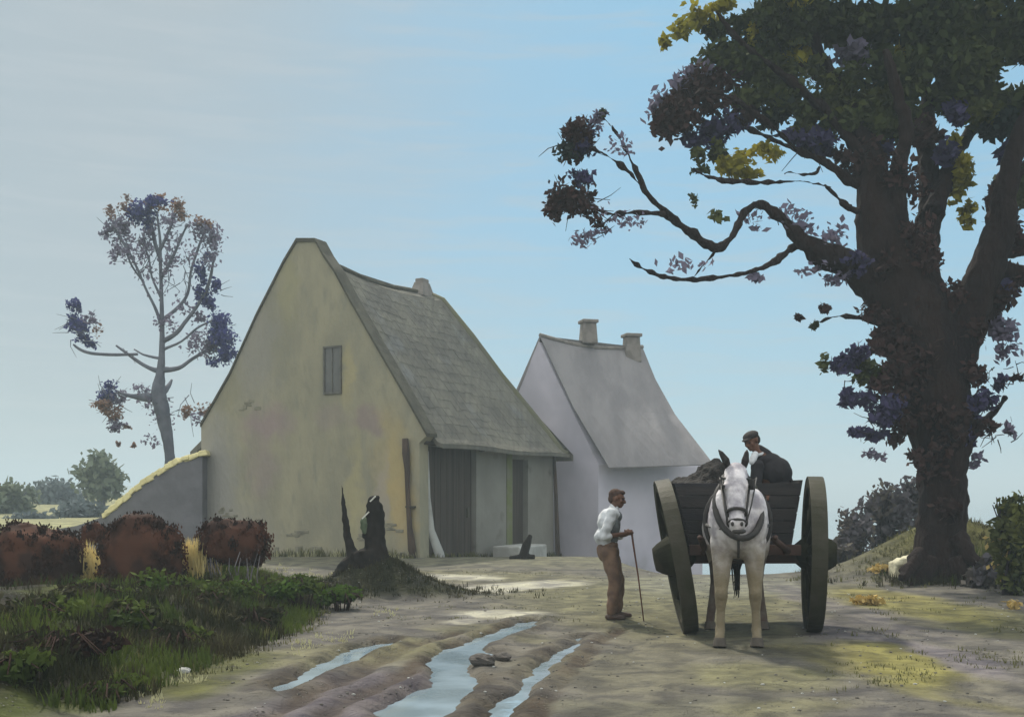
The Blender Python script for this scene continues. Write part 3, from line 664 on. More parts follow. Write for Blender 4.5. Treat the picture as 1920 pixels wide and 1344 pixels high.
# brown downpipe near the corner of the gable
dp = MB(); q = [on_gable(x, y, .10) for x, y in ((760, 822), (761, 850), (764, 880), (765, 930), (768, 985), (771, 1010), (774, 1050))]
dp.tube([gp(t, z, .10) for t, z in q], [.085, .10, .075, .06, .065, .095, .12], 9, rough=.12); dp.build('downpipe', M['brownwood'], cottage, smooth=True)
db = MB(); t_, z_ = on_gable(769, 950, .1); db.box(gp(t_, z_, .07), (.24, .16, .05), mat=RM); db.build('pipe_bracket', M['iron'], cottage)
# pale plaster buttress beside the door
bt = MB(); bt.tube([sp(.50, ztop-.2, .02), sp(.52, 1.6, .04), sp(.60, .7, .10), sp(.85, .05, .22), sp(.9, -.3, .24)], [.08, .10, .13, .17, .2], 8, flat=.5); bt.build('buttress', M['palestone'], cottage, smooth=True)
st = MB(); a0 = side_a(912); st.box(sp(a0+.75, -.05, .75), (1.9, .9, .42), mat=SM); st.build('door_step', M['palestone'], cottage, bevel=.05)

# yard wall to the left of the cottage, sloping top; coping's yellow paints in sunlight
yw = root('yard_wall', (-10.2, 31.0, .1), 'grey yard wall sloping down from the left corner of the cottage with coping coloured as a sunlit yellow top', 'wall')
prof = [(384, 852, 31.0), (345, 864, 31.0), (300, 889, 31.1), (262, 917, 31.2), (235, 940, 31.3), (205, 966, 31.5), (150, 985, 31.8), (60, 1000, 32.5), (-60, 1010, 33.5)]
mb = MB(); vv = []; 
for px, py, yy in prof:
    p = P(px, py, yy); 
    for z, dy in ((-.3, -.25), (p.z, -.25), (p.z, .25), (-.3, .25)): vv.append((p.x, yy+dy, z))
ff = []
for i in range(len(prof)-1):
    for k in range(4): ff.append((i*4+k, (i+1)*4+k, (i+1)*4+(k+1) % 4, i*4+(k+1) % 4))
ff += [(0, 1, 2, 3), tuple((len(prof)-1)*4+k for k in (3, 2, 1, 0))]
mb.add(vv, ff); mb.build('wall_face', M['wallgrey'], yw)
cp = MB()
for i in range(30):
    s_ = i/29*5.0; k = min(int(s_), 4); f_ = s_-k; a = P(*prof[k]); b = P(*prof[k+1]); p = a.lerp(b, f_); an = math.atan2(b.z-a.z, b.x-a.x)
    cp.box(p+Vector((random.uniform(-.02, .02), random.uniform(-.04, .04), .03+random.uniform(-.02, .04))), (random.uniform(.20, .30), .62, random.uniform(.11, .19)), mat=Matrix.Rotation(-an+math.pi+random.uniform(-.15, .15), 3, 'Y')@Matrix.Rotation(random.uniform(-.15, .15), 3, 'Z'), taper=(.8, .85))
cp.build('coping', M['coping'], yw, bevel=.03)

# ------------------------------------------------------------ far house
YF = 37.0
fh = root('far_house', (4.5, YF, -.6), 'pale whitewashed house with two chimneys standing behind the ochre cottage', 'house')
dr2 = Vector((.62, .78, 0)).normalized(); 
def fr(px, py, Yq): return P(px, py, Yq)
A = P(1012, 632, 37.5)                                        # near end of the ridge
rz = A.z
def along(px, z, base, d):   # point on line base+d*s at height z seen at column px
    rx = (px-HX)/FP; s_ = (rx*base.y-base.x)/(d.x-rx*d.y); p = base+d*s_; p.z = z; return p
RDIR = Vector((.80, .60, 0))
B = along(1205, rz, A, RDIR)
eL = P(940, 705, 38.6); eLz = eL.z
gb = [P(1150, 930, 35.2)]
# gable corner points (roof hides most)
gA = P(1010, 634, 37.5); E1 = P(1122, 868, 35.4); E0 = P(900, 905, 39.4)
FW = MB(); zf = -1.2
bc = [Vector((E0.x, E0.y, zf)), Vector((E1.x, E1.y, zf))]
vec = (B-A); vec.z = 0
def addprism(mbx, tri, dv, cap=True):
    n = len(tri); v = [Vector(p) for p in tri]+[Vector(p)+dv for p in tri]
    mbx.add(v, [tuple(range(n)), tuple(reversed(range(n, 2*n)))]+[(i, i+n, (i+1) % n+n, (i+1) % n) for i in range(n)])
addprism(FW, [bc[0], bc[1], E1+Vector((0, 0, -.05)), gA+Vector((0, 0, -.12)), E0+Vector((0, 0, -.05))], vec*1.0)
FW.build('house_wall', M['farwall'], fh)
FR = MB(); up_ = Vector((0, 0, .02))
e1b = E1+vec*1.02
# roof sheets, right slope flaring to the far right as in the picture
r0 = A+Vector((0, 0, .05)); r1 = B+Vector((0, 0, .05)); f1 = P(1142, 876, 35.0); f2 = P(1338, 870, 36.2)
mid0 = r0.lerp(f1, .55)+Vector((-.10, 0, -.06)); mid1 = r1.lerp(f2, .55)+Vector((-.16, 0, -.22)); m01 = r1.lerp(f2, .25)+Vector((-.12, 0, -.20)); m00 = r0.lerp(f1, .25)+Vector((-.05, 0, -.03))
cols = []
for t in np.linspace(0, 1, 9):
    sg = -.22*math.sin(math.pi*t)
    cols.append([r0.lerp(r1, t)+Vector((0, 0, sg)), m00.lerp(m01, t)+Vector((0, 0, sg*.6)), mid0.lerp(mid1, t), f1.lerp(f2, t)])
vv = [p for c_ in cols for p in c_]; nb = len(vv); dn = Vector((0, .01, -.035)); vv += [p+dn for p in vv]; ff = []
for i in range(8):
    for j in range(3):
        a = i*4+j; ff.append((a, a+1, a+5, a+4)); ff.append((nb+a, nb+a+4, nb+a+5, nb+a+1))
    ff.append((i*4+3, nb+i*4+3, nb+i*4+7, i*4+7)); ff.append((i*4, i*4+4, nb+i*4+4, nb+i*4))
for i in (0, 8):
    for j in range(3): a = i*4+j; ff.append((a, nb+a, nb+a+1, a+1))
FR.add(vv, ff)
l0, l1 = E0+Vector((-.25, 0, -.2)), E0+vec+Vector((-.25, 0, -.2))
vv = [r0, r1, l1, l0]; vv += [p+Vector((0, 0, -.2)) for p in vv]; FR.add(vv, [(0, 1, 2, 3), (7, 6, 5, 4), (0, 3, 7, 4), (1, 5, 6, 2), (3, 2, 6, 7)])
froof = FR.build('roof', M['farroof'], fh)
def chim(px, py0, py1, wpx, Yq, cap=False):
    m_ = MB(); a = P(px, py1, Yq); b = P(px, py0, Yq); wdt = wpx*Yq/FP; an = math.atan2(RDIR.y, RDIR.x)
    m_.box((a+b)/2, (wdt*1.15, .55, b.z-a.z), rz=an*.4, taper=(.82, .85)); m_.box(b+Vector((0, 0, .05)), (wdt*1.2, .62, .12), rz=an*.4)
    m_.build('chimney', M['farstone'], froof, bevel=.03)
s1 = along(1103, rz, A, RDIR); s2 = along(1184, rz, A, RDIR)
chim(1103, 606, 645, 26, s1.y); chim(1184, 632, 680, 27, s2.y-.2)
ra = MB(); ra.tube([c_[0]+Vector((0, 0, .03)) for c_ in cols], .07, 6, rough=.15); ra.build('ridge_tiles', M['farstone'], froof)

exec_parts = True
# ------------------------------------------------------------ trees
def path(pl, Yd, dy=None):
    """pixel path [(px,py,halfwidth_px)] at depth Yd -> points and radii"""
    pts, rad = [], []
    for i, (x, y, r_) in enumerate(pl):
        yy = Yd+(dy[i] if dy else 0); pts.append(P(x, y, yy)); rad.append(r_*yy/FP)
    return pts, rad
def smooth_path(pts, rad, k=4):
    o, r = [], []; n = len(pts)
    for i in range(n-1):
        p0, p1, p2, p3 = pts[max(i-1, 0)], pts[i], pts[i+1], pts[min(i+2, n-1)]
        for j in range(k):
            t = j/k; o.append(.5*((2*p1)+(p2-p0)*t+(2*p0-5*p1+4*p2-p3)*t*t+(3*p1-p0-3*p2+p3)*t**3)); r.append(rad[i]*(1-t)+rad[i+1]*t)
    o.append(pts[-1]); r.append(rad[-1]); return o, r
def limb_px(mb, pl, Yd, dy=None, seg=8, rough=.08, k=4):
    p, r = path(pl, Yd, dy); p, r = smooth_path(p, r, k); mb.tube(p, r, seg, 0, rough)
def spread_dy(pl, a): return [a*i/(len(pl)-1) for i in range(len(pl))]

TY = 20.0
bt_root = root('big_tree', tuple(P(1765, 1090, TY)), 'huge dark tree with forked trunk and a long crooked bough reaching left over the lane', 'tree')
tr = MB()
limb_px(tr, [(1758,1120,60),(1758,1060,48),(1766,980,43),(1766,900,44),(1764,820,54),(1752,740,66),(1732,660,66),(1706,580,66),(1678,510,56),(1652,440,44),(1640,370,33),(1632,300,26),(1610,240,20),(1580,180,15),(1550,120,11),(1520,60,8)], TY, seg=18, rough=.09)
limb_px(tr, [(1768,700,56),(1748,600,52),(1722,525,38),(1732,450,28),(1748,385,24),(1742,320,20),(1735,260,16),(1740,190,14),(1725,120,11),(1735,40,8)], TY, spread_dy(range(10), .8), seg=14, rough=.1)
limb_px(tr, [(1700,520,34),(1690,450,24),(1682,380,18),(1685,310,15),(1700,240,14),(1680,170,10),(1660,90,7)], TY, spread_dy(range(7), -.7), seg=12, rough=.1)
limb_px(tr, [(1748,400,20),(1772,340,17),(1795,290,14),(1830,235,12),(1880,200,10),(1950,170,8)], TY, spread_dy(range(6), 1.0), seg=10)
limb_px(tr, [(1775,690,55),(1800,620,46),(1825,560,36),(1850,500,33),(1872,440,30),(1882,380,25),(1890,330,20),(1905,270,16),(1930,200,12)], TY, spread_dy(range(9), -.6), seg=12, rough=.12)
limb_px(tr, [(1835,540,22),(1880,515,17),(1930,510,14),(1990,500,9)], TY, seg=9)
limb_px(tr, [(1850,490,20),(1890,470,16),(1940,470,10)], TY, spread_dy(range(3), 1), seg=8)
limb_px(tr, [(1700,590,52),(1640,530,38),(1590,495,30),(1545,478,26),(1510,455,17),(1475,420,11),(1445,393,9),(1418,385,8),(1395,400,8),(1380,430,8),(1365,455,7),(1340,466,8),(1310,448,8),(1280,425,8),(1250,402,7),(1215,365,5),(1190,315,4),(1168,270,3),(1145,232,3)], TY, spread_dy(range(19), -1.6), seg=10, rough=.1, k=3)
limb_px(tr, [(1205,352,4),(1185,330,3.5),(1150,300,3),(1115,280,2.5),(1080,268,2),(1050,280,1.2)], TY-1.6, seg=6)
limb_px(tr, [(1250,402,5),(1200,398,3.5),(1150,402,3),(1110,390,2.5),(1070,372,2),(1045,380,1)], TY-1.6, seg=6)
limb_px(tr, [(1150,402,2.5),(1125,425,2),(1090,445,1.2)], TY-1.6, seg=5)
limb_px(tr, [(1152,245,3),(1135,225,2),(1120,218,1)], TY-1.6, seg=5)
limb_px(tr, [(1545,470,14),(1500,460,10),(1470,478,7),(1440,498,5),(1390,512,4),(1330,522,5),(1270,524,5),(1225,512,3),(1195,497,3),(1180,484,2)], TY, spread_dy(range(10), -1), seg=7)
limb_px(tr, [(1660,380,18),(1620,350,13),(1580,330,11),(1540,300,8),(1500,285,7),(1450,262,5),(1400,240,4)], TY, seg=8)
limb_px(tr, [(1645,400,10),(1600,395,7),(1570,372,5),(1545,345,4)], TY, spread_dy(range(4), -.5), seg=6)
limb_px(tr, [(1560,352,2),(1500,340,3),(1440,342,4),(1390,340,5),(1350,338,6),(1320,328,4),(1298,318,3)], TY-.5, seg=7)
limb_px(tr, [(1650,330,14),(1590,260,10),(1540,200,9),(1480,150,7),(1430,110,6),(1380,70,5),(1340,20,4)], TY, spread_dy(range(7), -1), seg=8)
limb_px(tr, [(1500,290,5),(1440,230,5),(1380,190,5),(1320,170,4),(1270,200,3)], TY, spread_dy(range(5), -1), seg=6)
limb_px(tr, [(1345,466,4),(1300,520,2)], TY-1, seg=5)
limb_px(tr, [(1536,312,3),(1530,325,3),(1505,328,3),(1480,322,3),(1470,326,2)], TY-.8, seg=5)
limb_px(tr, [(1770,860,36),(1830,800,14),(1858,778,7),(1885,745,4)], TY, seg=8)
limb_px(tr, [(1700,620,30),(1640,600,10),(1570,592,4),(1535,605,2)], TY, seg=7)
for pl in ([(1745,1050,30),(1720,1092,20),(1690,1110,9),(1672,1116,4)], [(1790,1050,30),(1805,1090,16),(1822,1112,7)], [(1765,1080,26),(1762,1112,14),(1755,1128,6)], [(1730,1040,20),(1706,1062,14),(1690,1085,7)], [(1790,1000,24),(1825,1050,14),(1850,1075,6)], [(1745,1090,18),(1715,1118,9),(1735,1128,5)]):
    limb_px(tr, pl, TY-.35, spread_dy(range(len(pl)), -.5), seg=7)
trunk = tr.build('trunk', M['bark'], bt_root, smooth=True, sub=1, disp=(.16, .22))
tw = MB()
def twigs(cx, cy, r_, n, Yd, lw=1.2):
    for i in range(n):
        a = random.uniform(0, 6.283); q = random.uniform(.1, .6)*r_; x, y = cx+math.cos(a)*q, cy+math.sin(a)*q; b_ = random.uniform(0, 6.283); l_ = random.uniform(.3, .8)*r_
        p = [P(x, y, Yd), P(x+math.cos(b_)*l_*.5+random.uniform(-6, 6), y+math.sin(b_)*l_*.5, Yd+random.uniform(-.3, .3)), P(x+math.cos(b_)*l_, y+math.sin(b_)*l_+random.uniform(-8, 8), Yd+random.uniform(-.4, .4))]
        tw.tube(p, [lw*Yd/FP, lw*.7*Yd/FP, lw*.4*Yd/FP], 4, 0)
LM = [M['leaf_green'], M['leaf_olive'], M['leaf_teal'], M['leaf_yellow'], M['leaf_brown'], M['leaf_navy'], M['leaf_mauve']]
gG, gO, gT, gY, gB, gN, gM = range(7)
cr = MB(); sz = .085
def tc_(px, py, rx, rz, n, m, rot=0, Yd=TY, s=None, sub=5, shell=.45): clump(cr, px, py, Yd, rx, rz, int(n), s or sz, m, rot, sub=sub, shell=shell)
# bough tip clumps
YT = TY-1.6
tc_(1078,262,62,32,620,gB,R(38),YT,.065); tc_(1090,270,46,26,260,gN,R(38),YT,.06); tc_(1065,285,36,22,150,gT,R(30),YT,.06); tc_(1120,225,26,22,90,gM,R(20),YT,.055)
tc_(1060,368,48,42,560,gB,R(-10),YT,.065); tc_(1100,395,52,17,240,gB,R(-28),YT,.06); tc_(1095,330,34,20,140,gN,0,YT,.06); tc_(1035,395,22,22,160,gB,0,YT,.06)
tc_(1100,445,60,16,110,gM,R(6),YT,.055); tc_(1150,400,70,35,110,gM,R(-10),YT,.05); tc_(1160,280,30,45,60,gM,R(-30),YT,.05); tc_(1130,212,10,8,30,gG,0,YT,.06)
# upper left masses
tc_(1248,238,40,58,900,gB,R(-22)); tc_(1285,160,50,34,330,gB,R(35)); tc_(1300,140,60,34,150,gM,R(35)); tc_(1230,190,24,46,70,gM,R(-20))
tc_(1345,240,58,34,430,gN,R(8)); tc_(1300,262,26,18,120,gN); tc_(1390,95,72,56,950,gG); tc_(1345,60,38,30,260,gG); tc_(1440,150,52,66,800,gG); tc_(1375,35,24,14,60,gG)
tc_(1340,150,60,34,260,gB); tc_(1290,45,50,28,190,gY,R(30)); tc_(1245,80,26,16,60,gY,R(40)); tc_(1352,12,34,20,220,gY); tc_(1480,14,52,26,260,gY); tc_(1420,60,30,50,170,gY)
tc_(1372,305,44,34,360,gY); tc_(1345,290,26,24,120,gO); tc_(1410,325,30,14,120,gY); tc_(1455,205,46,40,420,gT); tc_(1400,190,52,26,260,gO); tc_(1480,165,46,56,330,gO)
tc_(1530,272,62,24,430,gN,R(-12)); tc_(1590,300,44,26,180,gB,R(-15)); tc_(1310,320,30,10,70,gG,0,TY,.06); tc_(1302,375,16,16,26,gG,0,TY,.05); tc_(1310,290,14,24,40,gO)
# the top
for px, py, rx, rz, n, m in [(1470,50,80,50,900,gG),(1560,40,90,52,1100,gG),(1650,50,90,60,1200,gG),(1740,50,90,70,1300,gG),(1830,45,70,56,900,gG),(1900,80,60,60,800,gG),(1960,40,80,90,700,gG),(1560,-40,160,60,1200,gG),(1750,-50,180,60,1300,gG),(1400,-50,90,40,400,gO),(1930,-50,120,60,700,gG),
    (1690,140,80,56,900,gG),(1770,140,80,70,1100,gG),(1830,130,60,70,800,gG),(1880,180,60,50,600,gG),(1640,190,62,46,640,gO),(1700,200,62,50,800,gG),(1570,200,52,42,460,gO),(1530,235,48,34,340,gO),(1660,240,66,32,560,gG),(1720,250,50,34,420,gB),(1610,235,40,30,260,gG),
    (1600,110,46,30,230,gM),(1560,150,40,26,110,gO),(1690,110,44,30,150,gY),(1840,205,50,34,420,gO),(1880,235,60,34,420,gT),(1940,230,70,50,520,gG),(1900,290,50,24,190,gN),(1800,210,34,30,180,gN),(1770,290,26,34,160,gN),(1620,330,34,36,170,gB),(1660,290,28,30,160,gN),
    (1490,95,30,30,120,gY),(1740,-20,40,30,120,gY),(1860,30,26,46,120,gO)]: tc_(px, py, rx, rz, n*1.5 if py < 260 else n, m, 0, TY, .10)
for i in range(26):   # crown in depth: behind and in front, off to the right and above the frame
    px = random.uniform(1450, 2350); py = random.uniform(-330, 140) if px < 1900 else random.uniform(-300, 420); tc_(px, py, 95, 70, 520, random.choice([gG, gG, gO, gB]), 0, TY+random.choice([-2.2, -1.4, 1.5, 2.5, 3.2]) if py < -40 or px > 1990 else TY+random.uniform(.8, 2.4), .1)
for a in [(1420,60,60,50,500,gG),(1350,110,60,50,420,gG),(1500,200,60,50,420,gG),(1400,200,60,40,260,gB),(1330,200,50,40,240,gB),(1270,215,50,50,360,gB),(1560,230,60,40,340,gG),(1310,30,50,26,160,gY),(1460,100,60,60,420,gG),(1590,170,50,50,300,gG),(1540,130,40,30,160,gO),(1430,290,40,24,130,gY),(1640,280,50,30,260,gB)]: tc_(*a)
# yellow hanging leaves and brown mass on the right fork
tc_(1800,340,22,62,330,gY); tc_(1815,400,20,30,120,gY); tc_(1790,270,18,24,60,gY)
tc_(1878,400,34,74,620,gB); tc_(1905,450,30,30,220,gB); tc_(1850,560,42,50,420,gB); tc_(1895,520,44,30,320,gB); tc_(1870,620,36,34,190,gM); tc_(1900,330,30,24,130,gB)
tc_(1885,560,30,40,130,gN)
# ivy and epicormic growth on the trunk
for px, py, rx, rz, n, m in [(1585,672,42,32,520,gN),(1620,700,40,26,300,gG),(1640,640,46,34,360,gB),(1610,745,40,24,330,gN),(1650,770,50,34,420,gN),(1605,808,16,12,90,gN),(1640,815,30,14,170,gN),(1680,720,52,60,700,gB),(1700,640,60,60,600,gB),(1740,700,66,60,640,gB),(1690,800,34,38,360,gB),
    (1800,640,54,50,560,gB),(1820,700,46,46,430,gB),(1830,760,40,40,300,gN),(1850,800,26,20,120,gB),(1800,780,36,34,280,gB),(1810,830,24,26,110,gN),(1640,590,36,30,240,gB),(1700,560,54,44,420,gB),(1780,560,34,34,180,gB),(1640,850,30,16,34,gM),(1720,860,22,30,90,gB),
    (1830,850,20,30,40,gM),(1880,720,26,20,70,gN),(1910,710,20,10,50,gB),(1895,800,14,26,40,gM),(1545,580,14,10,22,gB),(1530,612,8,10,26,gG),(1498,598,8,8,22,gB),(1545,685,12,24,28,gO),(1420,520,20,8,20,gM),(1480,400,46,30,36,gM),(1510,430,40,24,40,gM),(1690,430,60,60,420,gB),(1650,500,50,40,300,gB),(1730,480,50,50,300,gB),(1600,500,40,26,160,gN),(1700,330,60,50,300,gB),(1770,880,50,60,300,gB),(1750,800,60,60,420,gB),(1760,960,44,40,150,gB),(1350,410,22,20,30,gO),(1560,440,50,30,70,gM),(1885,640,36,40,120,gM),(1560,520,40,24,50,gM),
    (1520,500,50,20,40,gM),(1420,410,44,30,34,gM),(1290,500,60,20,34,gM)]: tc_(px, py, rx, rz, n, m, 0, TY-.35, .075)
for c_ in [(1078,270,60,10,YT),(1070,375,60,10,YT),(1120,420,70,9,YT),(1345,260,60,7,TY),(1300,170,60,7,TY),(1500,260,70,7,TY),(1480,410,60,6,TY),(1590,690,50,9,TY-.4),(1640,790,50,9,TY-.4),(1850,760,60,12,TY-.4),(1870,830,50,7,TY-.4),(1890,700,50,8,TY-.4),(1450,120,60,6,TY)]: twigs(*c_)
tag(tw.build('twigs', M['bark_violet'], bt_root), kind='stuff')
crown = cr.build('crown', LM, bt_root)

# slim autumn tree on the left
LY = 39.0
lt = root('slim_tree', (P(318, 870, LY).x, LY, .6), 'slender grey-violet tree with sparse tufts of blue and rust leaves behind the yard wall', 'tree')
tr = MB()
limb_px(tr, [(320,960,14),(320,900,12),(318,850,9),(312,810,11),(304,770,14),(297,735,14),(300,705,9),(303,670,6),(304,620,4.5),(303,560,3.5),(301,500,3),(300,450,2.5),(294,400,1.5)], LY, seg=10, rough=.06)
for pl in ([(304,697,7),(280,690,4),(255,675,3.5),(235,660,3),(218,648,2)], [(258,664,2.5),(210,665,3),(170,662,3),(150,655,3),(138,646,2)], [(302,606,4),(290,575,3),(275,545,2.5),(258,505,2.5),(240,470,3),(225,445,3),(210,420,2)],
           [(270,530,2),(248,500,2),(238,475,2)], [(306,693,6),(335,690,4),(362,672,3),(395,652,3),(415,640,2)], [(305,640,5),(330,625,4),(350,600,3.5),(372,570,3),(392,530,3),(400,490,2)], [(305,600,4),(335,575,3),(352,550,3),(358,510,2.5),(370,470,2.5),(385,430,2)],
           [(303,520,3.5),(325,480,3),(340,445,2),(352,420,2)], [(302,490,4),(292,460,4),(285,430,4),(275,395,3)], [(300,470,3),(318,430,3),(330,400,2)], [(295,745,11),(270,745,8),(245,742,4),(222,735,3)], [(300,740,10),(315,725,5),(322,712,2)], [(303,560,3),(285,520,2),(278,480,2),(262,450,2)],
           [(300,672,3),(270,665,2),(252,655,1.5)], [(306,655,3),(340,640,2),(370,615,2),(400,600,2)]): limb_px(tr, pl, LY, spread_dy(range(len(pl)), random.uniform(-1.2, 1.2)), seg=6)
tw = MB(); LYK = LY
for c_ in [(215,430,40,10),(280,400,40,12),(335,410,36,8),(385,450,40,10),(400,540,40,8),(405,630,50,22),(150,620,50,16),(210,750,50,16),(290,480,70,20),(340,520,70,18),(350,760,60,10),(240,660,20,3)]: twigs(*c_, LY, .9)
tag(tw.build('twigs', M['bark_grey'], lt), kind='stuff')
tr.build('trunk', M['bark_grey'], lt, smooth=True)
cr = MB(); LM2 = [M['leaf_far_navy'], M['leaf_rust'], M['leaf_mauve']]; sz = .085
def lc(px, py, rx, rz, n, m, rot=0): clump(cr, px, py, LY+random.uniform(-.4, .4), rx*1.08, rz*1.08, int(n*1.7), .075, m, rot, shell=.3)
for a in [(274,397,30,36,520,0),(285,375,36,18,140,0),(240,388,20,28,90,1),(300,380,26,20,120,1),(335,398,22,24,130,1),(312,410,30,30,60,2),(213,425,32,30,260,2),(225,450,22,30,80,2),(208,405,16,20,50,1),(215,470,20,20,60,2),(385,435,44,32,300,2),(372,415,30,14,50,1),(395,480,20,40,90,2),
          (282,450,24,40,110,2),(320,450,16,30,40,2),(372,545,16,22,110,0),(380,510,12,30,130,0),(392,480,8,16,60,0),(395,560,22,24,170,0),(403,535,9,22,80,0),(405,610,34,30,420,0),(415,640,30,34,420,0),(395,655,34,26,180,2),(425,665,20,18,180,0),(405,680,18,12,60,0),(370,590,24,16,60,2),
          (140,580,12,22,110,0),(134,600,14,20,90,0),(150,620,24,24,300,0),(165,640,18,14,80,0),(170,600,18,16,50,2),(182,615,12,20,20,1),(205,738,32,22,340,0),(225,745,26,20,140,2),(192,762,22,18,150,1),(215,775,28,16,110,1),(212,795,22,16,100,2),(235,802,12,6,20,1),(265,730,26,18,50,2),(352,772,12,14,60,1),(385,765,22,22,60,1),(375,785,20,16,40,2),(250,460,40,50,110,2),(340,470,40,50,110,2),(300,520,50,50,90,2),(370,640,40,40,110,2),(290,760,44,50,130,2),(330,600,40,40,80,2),
          (222,832,5,8,10,1),(250,834,6,6,10,1),(285,825,24,16,30,2),(345,575,22,30,40,2)]: lc(*a)
cr.build('crown', LM2, lt)

# hazy trees and hedges far left
def far_bush(px, py, rx, rz, Yd, m, label, n=900, name='distant_tree', sz_=.22, grp=None, trunk_=True):
    c = P(px, py, Yd); zb_ = tz(c.x, Yd); o = root(name, (c.x, Yd, zb_), label, 'tree' if name.endswith('tree') else 'bush', grp)
    t = MB(); t.tube([Vector((c.x, Yd, zb_-.1)), Vector((c.x+.1, Yd, (zb_+c.z)/2)), Vector((c.x, Yd, c.z+rz*Yd/FP*.4))], [.22, .16, .06], 7, rough=.1)
    for k in range(5):
        a = random.uniform(0, 6.28); t.tube([Vector((c.x, Yd, (zb_+c.z)/2)), Vector((c.x+math.cos(a)*rx*Yd/FP*.6, Yd+math.sin(a)*.8, c.z+random.uniform(-.2, .6)*rz*Yd/FP))], [.09, .03], 5)
    t.build('trunk' if trunk_ else 'stem', M['bark_grey'], o)
    l_ = MB(); clump(l_, px, py, Yd, rx, rz, n, sz_, 0, 0, shell=.35, sub=11)
    leaf_cloud(l_, (c.x, c.y, c.z-rz*Yd/FP*.3), (rx*Yd/FP*.8, rx*Yd/FP*.6, rz*Yd/FP*.7), n//2, sz_, 0, .3); l_.build('crown', m, o); return o
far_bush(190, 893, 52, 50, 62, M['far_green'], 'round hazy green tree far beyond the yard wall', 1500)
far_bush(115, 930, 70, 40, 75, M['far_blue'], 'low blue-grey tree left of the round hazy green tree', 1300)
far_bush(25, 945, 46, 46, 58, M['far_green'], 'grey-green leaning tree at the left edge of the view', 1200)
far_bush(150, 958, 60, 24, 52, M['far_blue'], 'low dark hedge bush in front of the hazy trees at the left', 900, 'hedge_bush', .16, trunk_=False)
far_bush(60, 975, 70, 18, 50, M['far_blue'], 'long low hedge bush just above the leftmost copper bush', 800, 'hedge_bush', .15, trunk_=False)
# far hills
def hills(pts, Yd, name, m):
    mb = MB(); vv = []
    for px, py in pts:
        p = P(px, py, Yd); vv += [(p.x, Yd-60, -9), (p.x, Yd, p.z*.75), (p.x, Yd+80, p.z), (p.x, Yd+300, -9)]
    f = []
    for i in range(len(pts)-1):
        for k in range(3): f.append((i*4+k, i*4+k+1, i*4+k+5, i*4+k+4))
    mb.add(vv, f); o = mb.build(name, m, smooth=True); tag(o, kind='structure')
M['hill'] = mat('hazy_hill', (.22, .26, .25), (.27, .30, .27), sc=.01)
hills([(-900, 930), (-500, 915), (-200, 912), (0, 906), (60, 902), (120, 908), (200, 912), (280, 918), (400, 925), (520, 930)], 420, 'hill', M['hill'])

# ------------------------------------------------------------ mauve scrub beyond the tree on the right
def scrub(px, py, rx, rz, Yd, mats, label, n=900, s=.09, grp=None, cat='bush', name='bush', shell=.35, w_=(1,)):
    c = P(px, py, Yd); zb_ = tz(c.x, Yd); o = root(name, (c.x, Yd, zb_), label, cat, grp)
    st_ = MB()
    for k in range(9):
        a = random.uniform(-1, 1); st_.tube([Vector((c.x+a*.15, Yd, zb_-.05)), Vector((c.x+a*rx*Yd/FP*.4, Yd+random.uniform(-.2, .2), (c.z+zb_)/2)), Vector((c.x+a*rx*Yd/FP*.85, Yd+random.uniform(-.3, .3), c.z+random.uniform(-.3, .6)*rz*Yd/FP))], [.03, .022, .008], 5)
    st_.build('stem', M['bark_violet'], o)
    l_ = MB(); k = Yd/FP
    for i, wgt in enumerate(w_): clump(l_, px, py, Yd, rx, rz, int(n*wgt), s, i, 0, shell=shell, sub=9)
    bot = c.z-rz*k
    leaf_cloud(l_, (c.x, Yd, (c.z+zb_)/2), (rx*k*.75, rx*k*.5, max(.15, (c.z-zb_)/2*1.05)), n//2, s, 0, .3)
    l_.build('foliage', mats, o); return o
M['scrub'] = mat('mauve_scrub', (.125, .118, .135), (.088, .082, .092), sc=1, trans=.2, spec=.1)
M['scrub2'] = mat('dull_scrub', (.10, .088, .082), (.13, .12, .10), sc=1, trans=.2, spec=.1)
scrub(1600, 1000, 40, 62, 24.5, [M['scrub'], M['scrub2']], 'low mauve bush nearest the right cart wheel', 800, w_=(1, .3))
scrub(1660, 965, 50, 66, 25.5, [M['scrub'], M['scrub2']], 'taller mauve bush left of the big trunk', 1100, w_=(1, .3))
scrub(1712, 950, 36, 62, 26, [M['scrub'], M['scrub2']], 'mauve bush half hidden by the left side of the big trunk', 700, w_=(1, .2))
scrub(1570, 1040, 34, 34, 23.5, [M['scrub2'], M['scrub']], 'brownish scrub low behind the right cart wheel', 480, w_=(1, .4))
scrub(1900, 1030, 42, 92, 17.5, [M['leaf_olive'], M['leaf_green'], M['orangeleaf']], 'dark green bush at the right edge with a few orange leaves', 1500, .07, w_=(1, .9, .05))
scrub(1895, 945, 30, 26, 17.5, [M['leaf_green'], M['leaf_olive']], 'small spray of dark leaves above the green bush at the right edge', 260, .05, name='sapling', w_=(.6, .4))
scrub(1845, 1080, 40, 52, 18.8, [M['scrub2'], M['scrub']], 'grey-brown scrub between the big trunk and the green bush', 420, w_=(.8, .5))

